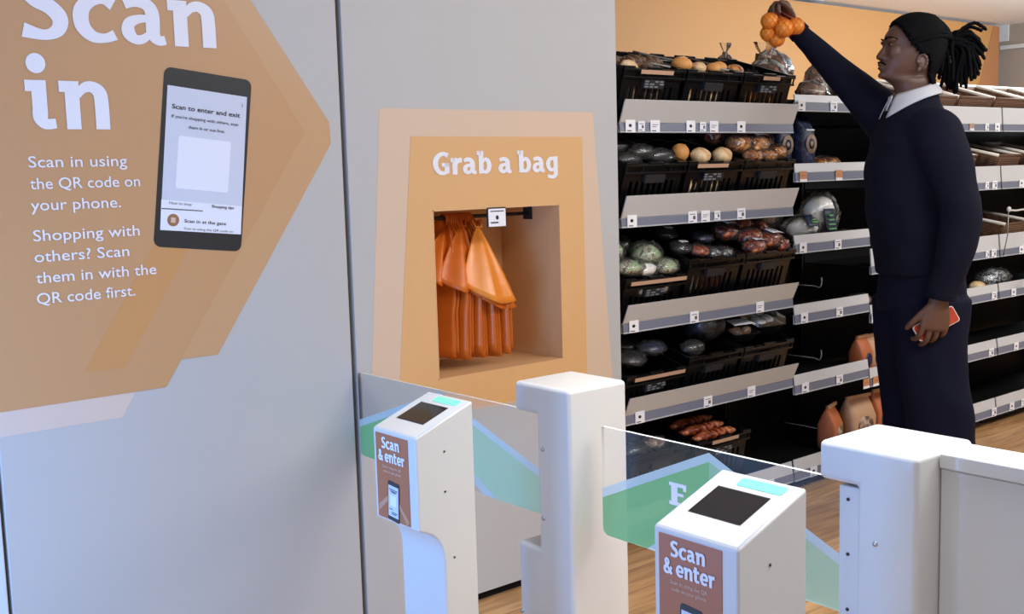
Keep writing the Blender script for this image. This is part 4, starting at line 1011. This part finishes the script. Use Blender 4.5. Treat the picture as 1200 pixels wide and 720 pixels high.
vt = thing('ceiling_vent', 'grey slatted vent in the white ceiling', 'vent', (7.27, 5.27, 2.598))
mb = MB(); mb.box((-.22, -.07, -.008), (.22, .07, 0)); mb.build('frame', M_RAILL, vt)
for k in range(6):
    mb = MB(); mb.box((-.20, -.06 + k * .022, -.012), (.20, -.052 + k * .022, -.008)); mb.build('slat', M_RAIL, vt)

# ------------------------------------------------------------------ the man reaching over the shelf
man = thing('person', 'man in navy sweater and white collar reaching up with a net of oranges', 'person', (3.6548, 2.1713, 0), (0, 0, -YAW))
def fuse(name, mb, voxel, smooth, matl, parent, disp=None, iters=1):
    """closed shapes united into one skin"""
    me = bpy.data.meshes.new('t'); me.from_pydata([tuple(p) for p in mb.v], [], mb.f)
    bm = bmesh.new(); bm.from_mesh(me); bmesh.ops.recalc_face_normals(bm, faces=bm.faces); bm.to_mesh(me); bm.free()
    t = bpy.data.objects.new('t', me); COL.objects.link(t)
    r = t.modifiers.new('r', 'REMESH'); r.mode = 'VOXEL'; r.voxel_size = voxel
    s = t.modifiers.new('s', 'SMOOTH'); s.factor = .5; s.iterations = smooth
    dg = bpy.context.evaluated_depsgraph_get(); dg.update()
    m2 = bpy.data.meshes.new_from_object(t.evaluated_get(dg)); bpy.data.objects.remove(t)
    if disp:
        nn = [v.normal.copy() for v in m2.vertices]
        for v, n_ in zip(m2.vertices, nn): v.co += n_ * disp(v.co)
    m2.name = name; m2.materials.clear()
    for q in (matl if isinstance(matl, list) else [matl]): m2.materials.append(q)
    for p in m2.polygons: p.use_smooth = True
    o = bpy.data.objects.new(name, m2); COL.objects.link(o); o.parent = parent
    return o
def oval(cx, cy, z, a, b, n=32, e=1.0, dz=None):
    out = []
    for k in range(n):
        t = 2 * PI * k / n; c, s = math.cos(t), math.sin(t)
        out.append((cx + a * math.copysign(abs(c) ** e, c), cy + b * math.copysign(abs(s) ** e, s), z + (dz(c, s) if dz else 0)))
    return out
def limb(mb, pts, n=18):
    """pts: (x, y, z, radius)"""
    q = cat(pts, 6); mb.tube([p[:3] for p in q], [p[3] for p in q], n)
# head profile: z, front x, back x, half width, face squareness
HP = [(1.50, -.060, .078, .080), (1.545, -.052, .066, .058), (1.58, -.054, .066, .054), (1.602, -.066, .066, .056), (1.616, -.088, .064, .054), (1.626, -.108, .066, .048), (1.636, -.114, .070, .050), (1.648, -.109, .076, .058), (1.662, -.110, .082, .064), (1.678, -.108, .088, .068), (1.692, -.104, .094, .071), (1.708, -.100, .099, .0725), (1.726, -.094, .103, .073), (1.740, -.093, .105, .074), (1.756, -.098, .106, .0745), (1.775, -.092, .104, .073), (1.793, -.080, .097, .068), (1.808, -.062, .086, .059), (1.820, -.040, .070, .047), (1.829, -.012, .045, .028)]
def head_ring(z, xf, xb, wd, off=0, n=44):
    out = []
    cx = .012 if z > 1.60 else (xf + xb) / 2
    for k in range(n):
        t = 2 * PI * k / n; c, s = math.cos(t), math.sin(t)
        if c < 0:   # front half: a little squarer cheeks, narrowing to the chin
            e = .86; x = cx - (cx - xf + off) * abs(c) ** e; y = (wd + off) * math.copysign(abs(s) ** 1.0, s)
        else:
            x = cx + (xb - cx + off) * abs(c) ** .9; y = (wd + off) * math.copysign(abs(s) ** .95, s)
        out.append((x, y, z))
    return out
B = MB()
B.loft([oval(.01, 0, 1.36, .085, .15, 44), oval(.008, 0, 1.44, .08, .13, 44)] + [head_ring(*h) for h in HP])
# nose, brow, lips, cheeks, ears
B.loft([oval(-.093, 0, 1.738, .006, .009, 16), oval(-.100, 0, 1.726, .008, .010, 16), oval(-.106, 0, 1.712, .013, .013, 16), oval(-.109, 0, 1.700, .017, .018, 16), oval(-.106, 0, 1.692, .016, .020, 16), oval(-.100, 0, 1.686, .010, .015, 16)])
for s in (-1, 1):
    B.blob((-.103, s * .016, 1.695), (.011, .009, .008), 1, 0)
    B.blob((-.082, s * .034, 1.752), (.016, .028, .009), 1, 0)
    B.blob((-.080, s * .033, 1.7440), (.012, .020, .006), 1, 0)
    B.blob((-.064, s * .0385, 1.710), (.030, .020, .030), 1, 0)
    for k in range(11):                                          # ear: rim, bowl and lobe
        a = math.radians(-70 + 250 * k / 10)
        B.blob((.010 + .016 * math.cos(a), s * (.079 + .004 * math.cos(a)), 1.672 + .025 * math.sin(a)), (.0055, .005, .0055), k, 0, n=10)
    B.blob((.010, s * .074, 1.668), (.014, .006, .022), 3, 0); B.blob((.000, s * .075, 1.645), (.008, .005, .009), 3, 0)
B.blob((-.108, 0, 1.6715), (.011, .022, .0052), 1, 0); B.blob((-.108, 0, 1.659), (.011, .020, .0060), 1, 0)
B.blob((-.100, 0, 1.634), (.018, .022, .012), 1, 0)
# trunk and limbs under the clothes
B.loft([oval(.05, 0, .86, .10, .13), oval(.03, 0, 1.02, .09, .13), oval(.01, 0, 1.2, .09, .14), oval(.01, 0, 1.38, .09, .15)])
limb(B, [(.01, -.13, 1.43, .055), (.055, -.215, 1.27, .046), (.078, -.25, 1.13, .040), (.05, -.245, .98, .036), (.028, -.235, .875, .027), (.022, -.232, .845, .027)])
limb(B, [(.0, .12, 1.44, .055), (-.08, .185, 1.53, .046), (-.185, .22, 1.652, .040), (-.27, .25, 1.75, .035), (-.345, .27, 1.838, .027), (-.362, .272, 1.862, .026)])
for s in (-1, 1):
    limb(B, [(.05, s * .085, .90, .085), (.045, s * .09, .70, .070), (.05, s * .09, .50, .052), (.075, s * .09, .30, .048), (.095, s * .09, .07, .035)])
    limb(B, [(.11, s * .09, .05, .032), (.04, s * .095, .04, .035), (-.07, s * .10, .03, .022)])
def hand(mb, wrist, d, back, thumb, curl, lens=(.078, .086, .080, .062), spread=.0205, tcurl=.35, tout=.55, width=1.0, k_=1.0):
    """palm, four fingers and thumb. d: towards the fingers, back: out of the back of the hand, thumb: side of the thumb"""
    tgt = mb; mb = MB()
    w0 = Vector(wrist); d = Vector(d).normalized(); back = Vector(back); back = (back - d * back.dot(d)).normalized()
    th = Vector(thumb); th = (th - d * th.dot(d) - back * th.dot(back)).normalized()
    prof = [(-.015, .026, .022), (.01, .028, .021), (.035, .036, .020), (.06, .041, .018), (.082, .041, .016), (.092, .037, .012)]
    rings = []
    for t, a, b in prof:
        rings.append([w0 + d * t + th * (math.cos(x) * a * width) + back * (math.sin(x) * b) for x in [2 * PI * k / 20 for k in range(20)]])
    mb.loft(rings)
    for i in range(4):
        off = (1.5 - i) * spread
        p = w0 + d * (.083 - .004 * abs(i - 1)) + th * off
        a = 0; pts = [p - d * .02 + (0 * back)]; rad = [.0095]
        L = lens[i]
        for seg, (fr, bend) in enumerate(zip((.45, .31, .24), curl[i] if isinstance(curl[0], (list, tuple)) else curl)):
            pts.append(p); rad.append((.0098, .0090, .0082)[seg])
            a += bend
            dd = d * math.cos(a) - back * math.sin(a) + th * ((1.5 - i) * .05)
            p = p + dd.normalized() * (L * fr)
        pts.append(p); rad.append(.0068)
        q = cat([tuple(v) + (r,) for v, r in zip(pts, rad)], 4)
        mb.tube([v[:3] for v in q], [v[3] for v in q], 12); mb.blob(p, (.0068, .0068, .0068), 1, 0, n=8)
    p = w0 + d * .030 + th * .026; pts = [w0 + d * .012 + th * .010, p]; rad = [.014, .0145]
    dd = (d * (1 - tout) + th * tout - back * .25).normalized()
    for seg, L in enumerate((.036, .030, .022)):
        p = p + dd * L; pts.append(p); rad.append((.0115, .0100, .0075)[seg]); dd = (dd + (d * .35 - th * .25 - back * .5) * tcurl).normalized()
    q = cat([tuple(v) + (r,) for v, r in zip(pts, rad)], 4)
    mb.tube([v[:3] for v in q], [v[3] for v in q], 12); mb.blob(p, (.0075, .0075, .0075), 1, 0, n=8)
    mb.v = [w0 + (q - w0) * k_ for q in mb.v]; tgt.add(mb.v, mb.f, 0, True)
# near hand hangs with its back outwards, closed round a red phone; far hand grips the net from above
hand(B, (.022, -.232, .855), (-.13, .06, -1), (.05, -1, -.08), (-1, 0, .1), [(.28, .62, .5), (.22, .55, .45), (.30, .62, .5), (.42, .7, .6)], tcurl=.30, tout=.42, spread=.0225, width=1.08, k_=1.16)
hand(B, (-.358, .270, 1.852), (-.48, -.12, .86), (.75, .45, .50), (-.25, -1, -.2), [(.95, 1.15, .7), (1.0, 1.2, .7), (1.05, 1.2, .7), (1.1, 1.2, .7)], tcurl=.6, tout=.35)
body = fuse('body', B, .0030, 6, M_SKIN, man)
for s in (-1, 1):
    mb = MB(); mb.blob((-.0815, s * .031, 1.7375), (.0095, .0115, .0045), 1, 0, n=16); e = mb.build('eye', M_NAIL, man)
    mb = MB(); mb.blob((-.0895, s * .031, 1.7375), (.0028, .0052, .0042), 1, 0, n=12); mb.build('iris', M_HAIR, e)
    mb = MB(); mb.tube(cat([(-.094, s * .012, 1.757), (-.098, s * .026, 1.763), (-.086, s * .046, 1.761), (-.070, s * .056, 1.754)], 4), .0036, 8, flat=.6); mb.build('eyebrow', M_HAIR, man)
# beard shadow along the jaw is skin tone; moustache and chin tuft are hair
mb = MB(); mb.tube(cat([(-.098, -.026, 1.668), (-.112, -.014, 1.6785), (-.1165, 0, 1.680), (-.112, .014, 1.6785), (-.098, .026, 1.668)], 4), .0030, 8); mb.build('moustache', M_HAIR, man)

# sweater
S = MB()
S.loft([oval(.045, 0, .925, .150, .175, e=.92), oval(.040, 0, .965, .152, .178, e=.92), oval(.035, 0, 1.03, .156, .178, e=.9), oval(.018, 0, 1.16, .166, .178, e=.9), oval(.010, 0, 1.30, .162, .188, e=.88), oval(.008, 0, 1.40, .142, .196, e=.9), oval(.012, 0, 1.465, .118, .172), oval(.012, 0, 1.505, .098, .128), oval(.014, 0, 1.535, .084, .090), oval(.016, 0, 1.556, .076, .074, dz=lambda c, s: .018 * c)])
limb(S, [(.015, -.120, 1.425, .095), (.030, -.175, 1.40, .092), (.062, -.222, 1.27, .076), (.083, -.252, 1.13, .068), (.062, -.250, 1.00, .062), (.035, -.240, .90, .053), (.027, -.236, .868, .050)], 22)
limb(S, [(.010, .11, 1.43, .095), (-.045, .170, 1.505, .088), (-.115, .197, 1.585, .071), (-.187, .22, 1.660, .058), (-.265, .247, 1.748, .047), (-.328, .265, 1.822, .037), (-.338, .268, 1.834, .036)], 22)
def folds(p):
    a = .006 * noise.noise(Vector((p.x * 7, p.y * 7, p.z * 11))) + .004 * math.sin(46 * p.z + 22 * p.x + 5 * noise.noise(p * 6)) * max(0, noise.noise(p * 4 + Vector((3, 1, 0))))
    if p.z > 1.40 and abs(p.y) < .16: a *= .3
    return a
fuse('sweater', S, .0075, 5, M_KNIT, man, folds)
mb = MB()   # ribbed cuffs and neckband
mb.tube([(.030, -.237, .884), (.026, -.235, .858)], [.0525, .0500], 28); mb.build('cuff', M_KNIT, man, bevel=.004)
mb = MB(); mb.tube([(-.322, .263, 1.815), (-.343, .270, 1.840)], [.0405, .0385], 28); mb.build('cuff', M_KNIT, man, bevel=.004)
# trousers
T = MB()
T.loft([oval(.045, 0, .80, .150, .160), oval(.047, 0, .88, .152, .172), oval(.045, 0, .96, .140, .168), oval(.042, 0, 1.0, .13, .16)])
for s in (-1, 1):
    sh = .012 * -s
    T.loft([oval(.045 + sh, s * .075, .84, .140, .098), oval(.046 + sh, s * .082, .70, .128, .095), oval(.054 + sh, s * .088, .55, .120, .092), oval(.078 + sh, s * .090, .38, .122, .094), oval(.090 + sh, s * .092, .20, .124, .098), oval(.092 + sh, s * .094, .055, .126, .104)])
fuse('trousers', T, .009, 4, M_TROUS, man, lambda p: .009 * noise.noise(Vector((p.x * 6, p.y * 6, p.z * 3.2))) + .005 * math.sin(p.x * 38 + p.z * 9 + 4 * noise.noise(p * 5)) * (.3 + max(0, .8 - p.z)))
for s in (-1, 1):
    mb = MB(); sh = .012 * -s
    mb.loft([[(.09 + sh + x * .155 - .05 - (.02 if x < 0 else 0), s * .094 + y * .052, z) for x, y in [(math.cos(a) * k, math.sin(a) * k * (.85 if math.cos(a) > 0 else 1)) for a in [2 * PI * q / 24 for q in range(24)]]] for z, k in ((0, .98), (.02, 1.0), (.045, .96), (.075, .80), (.095, .55))])
    mb.build('shoe', M_SHOE, man)
# shirt collar: a folded band open at the front
mb = MB()
def coll(u, v):
    th = math.radians(-158 + 316 * u); c, s = math.cos(th), math.sin(th)
    fr = (1 - c) / 2
    zt = 1.604 - .040 * fr
    if v < .5:
        k = v / .5; return (.006 + (.071 + .002 * k) * c, (.066 + .002 * k) * s, zt - .045 + .045 * k)
    k = (v - .5) / .5; drop = .036 + .052 * fr ** 3
    return (.006 + (.073 + .030 * k) * c - .012 * k * fr ** 3, (.068 + .030 * k) * s, zt + .004 * math.sin(PI * k) - drop * k)
mb.grid(coll, 40, 10); mb.build('shirt_collar', M_SHIRT, man, solid=.003)
mb = MB(); mb.grid(lambda u, v: (-.072 - .016 * v, (u - .5) * (.040 - .022 * v), 1.560 - .050 * v), 5, 5); mb.build('shirt_front', M_SHIRT, man, solid=.003)
# hair: a cap of rows drawn back from the hairline, tied behind, the dreadlocks hanging free
Hh = MB()
def hairline(z): # front limit of the hair at the side of the head
    t = [(1.56, .052), (1.60, .046), (1.655, .036), (1.69, .030), (1.698, -.006), (1.72, -.018), (1.745, -.034), (1.775, -.052), (1.80, -.064), (1.84, -.08)]
    for (a, b), (c, d) in zip(t, t[1:]):
        if a <= z <= c: return b + (d - b) * (z - a) / (c - a)
    return -.09 if z > 1.84 else .06
def head_at(z):
    for a, b in zip(HP, HP[1:]):
        if a[0] <= z <= b[0]:
            t = (z - a[0]) / (b[0] - a[0]); return tuple(x + (y - x) * t for x, y in zip(a, b))
    return HP[-1]
zs = [1.555 + (1.829 - 1.555) * i / 44 for i in range(45)]
rings = [head_ring(z, *head_at(z)[1:], off=.010 + .003 * (i % 2), n=88) for i, z in enumerate(zs)]
n = 88
Hh.v = [Vector(p) for r in rings for p in r]
for i in range(44):
    for k in range(n):
        f = (i * n + k, i * n + (k + 1) % n, (i + 1) * n + (k + 1) % n, (i + 1) * n + k)
        if all(Hh.v[q].x > hairline(Hh.v[q].z) for q in f): Hh.f.append(list(f)); Hh.mi.append(0); Hh.sm.append(True)
top = [Vector((p[0], p[1], 1.829)) for p in rings[-1]]
Hh.f.append([44 * n + k for k in range(n)]); Hh.mi.append(0); Hh.sm.append(True)
Hh.blob((.028, 0, 1.818), (.062, .046, .024), 2, .05)
hair = Hh.build('hair', M_HAIR, man, solid=.012)
rnd = random.Random(11)
tie = Vector((.128, 0, 1.742))
mb = MB()                                                        # rows lying on the scalp
for k in range(19):
    ph = -1.35 + 2.7 * k / 18
    st = Vector((-.060 + .05 * (1 - math.cos(ph)), .066 * math.sin(ph), 1.812 - .10 * (1 - math.cos(ph)) ** .8))
    pts = []
    for j in range(9):
        t = j / 8; q = st.lerp(tie, t)
        c0 = Vector((.015, 0, 1.715)); dv = (q - c0); k2 = Vector((dv.x / .125, dv.y / .092, dv.z / .128)).length
        q = c0 + dv / max(k2, .2) if t < .92 else q
        pts.append(q)
    mb.tube(cat([tuple(p) for p in pts], 3), .0085, 8)
mb.build('scalp_row', M_HAIR, hair)
mb = MB(); mb.blob(tuple(tie), (.022, .026, .026), 4, .12); mb.build('hair_tie', M_HAIR, hair)
ends = [(.246, 1.768), (.244, 1.752), (.250, 1.735), (.252, 1.715), (.252, 1.700), (.243, 1.695), (.240, 1.690), (.236, 1.668), (.232, 1.66), (.226, 1.648), (.215, 1.640), (.212, 1.625), (.205, 1.613), (.198, 1.620), (.190, 1.600), (.182, 1.606), (.176, 1.585), (.170, 1.59), (.160, 1.575), (.152, 1.572), (.146, 1.568), (.140, 1.58), (.134, 1.575), (.126, 1.59), (.118, 1.600), (.108, 1.612), (.100, 1.625), (.094, 1.634)]
for i, (x, z) in enumerate(ends * 2):
    yy = rnd.uniform(-.060, .060); x += rnd.uniform(-.008, .008); z += rnd.uniform(-.010, .012)
    s0 = tie + Vector((rnd.uniform(-.012, .012), yy * .35, rnd.uniform(-.02, .022)))
    e = Vector((x, yy, z)); mid = s0.lerp(e, .45) + Vector((.022 + .10 * max(0, 1.66 - z) * .8 - (.03 if x < .13 else 0), 0, .022 + .02 * rnd.random()))
    q = cat([tuple(s0), tuple(s0.lerp(mid, .5) + Vector((.0, 0, .010))), tuple(mid), tuple(mid.lerp(e, .55) + Vector((rnd.uniform(-.006, .006), rnd.uniform(-.006, .006), .004))), tuple(e)], 4)
    mb = MB(); mb.tube(q, [.0062 + .0012 * math.sin(3.1 * j + i) for j in range(len(q) - 1)] + [.0035], 8); mb.build('dreadlock', M_HAIR, hair)

# red phone in the near hand
ph = thing('phone', 'red phone with pale edges held in the lowered hand of the man', 'phone', (3.6548, 2.1713, 0), (0, 0, -YAW))
c0 = Vector((.026, -.198, .768)); ax = Vector((.135, .0, .072)).normalized(); bx = Vector((-ax.z, .10, ax.x)).normalized(); nx = ax.cross(bx)
Mp = Matrix((ax, bx, nx)).transposed().to_4x4(); Mp.translation = c0
ph.matrix_world = Matrix.Translation((3.6548, 2.1713, 0)) @ Matrix.Rotation(-YAW, 4, 'Z') @ Mp
mb = MB(); mb.prism(rrect(-.078, -.030, .078, .030, .009, 4), 2, -.004, .004); mb.build('phone_body', M_WHITEP, ph, bevel=.001, seg=1)
mb = MB(); mb.prism(rrect(-.075, -.027, .075, .027, .008, 4), 2, .004, .0052); mb.prism(rrect(-.075, -.027, .075, .027, .008, 4), 2, -.0052, -.004); mb.build('phone_case', M_REDP, ph)

# net of oranges in the raised hand
nb = thing('orange_net', 'net of oranges gripped in the raised hand of the man', 'fruit', (0, 0, 0))
nb.matrix_world = Matrix.Translation((3.6548, 2.1713, 0)) @ Matrix.Rotation(-YAW, 4, 'Z') @ Matrix.Translation((-.41, .215, 1.83))
OR = [(-.045, -.01, .030, .031), (.006, -.022, .001, .034), (.054, -.004, .010, .031), (-.046, .006, -.012, .029), (-.014, .012, -.032, .030), (.012, .036, .022, .028)]
for i, (x, y, z, r) in enumerate(OR):
    mb = MB(); mb.blob((x, y, z), (r, r, r * .96), i, .03, 2, 24); mb.build('orange', M_ORANGE, nb)
mb = MB()
for i, (x, y, z, r) in enumerate(OR):
    R_ = r * 1.035; c = Vector((x, y, z)); tw = i * .7
    for sgn in (-1, 1):
        for k in range(9):
            pts = []
            for j in range(13):
                ph_ = -1.2 + 2.5 * j / 12; th = tw + 2 * PI * k / 9 + sgn * ph_ * .8
                pts.append(c + Vector((math.cos(ph_) * math.cos(th), math.cos(ph_) * math.sin(th), math.sin(ph_))) * R_)
            mb.tube(pts, .0007, 4, caps=False)
for k in range(12):
    i = k % 6; x, y, z, r = OR[i]
    mb.tube(cat([(x + .012 * math.cos(k), y + .012 * math.sin(k), z + r * .95), (x * .6 - .012, y * .6 + .01, .055), (-.012 + .004 * math.cos(k), .035 + .004 * math.sin(k), .085)], 4), .0010, 4)
mb.build('net', M_NET, nb)
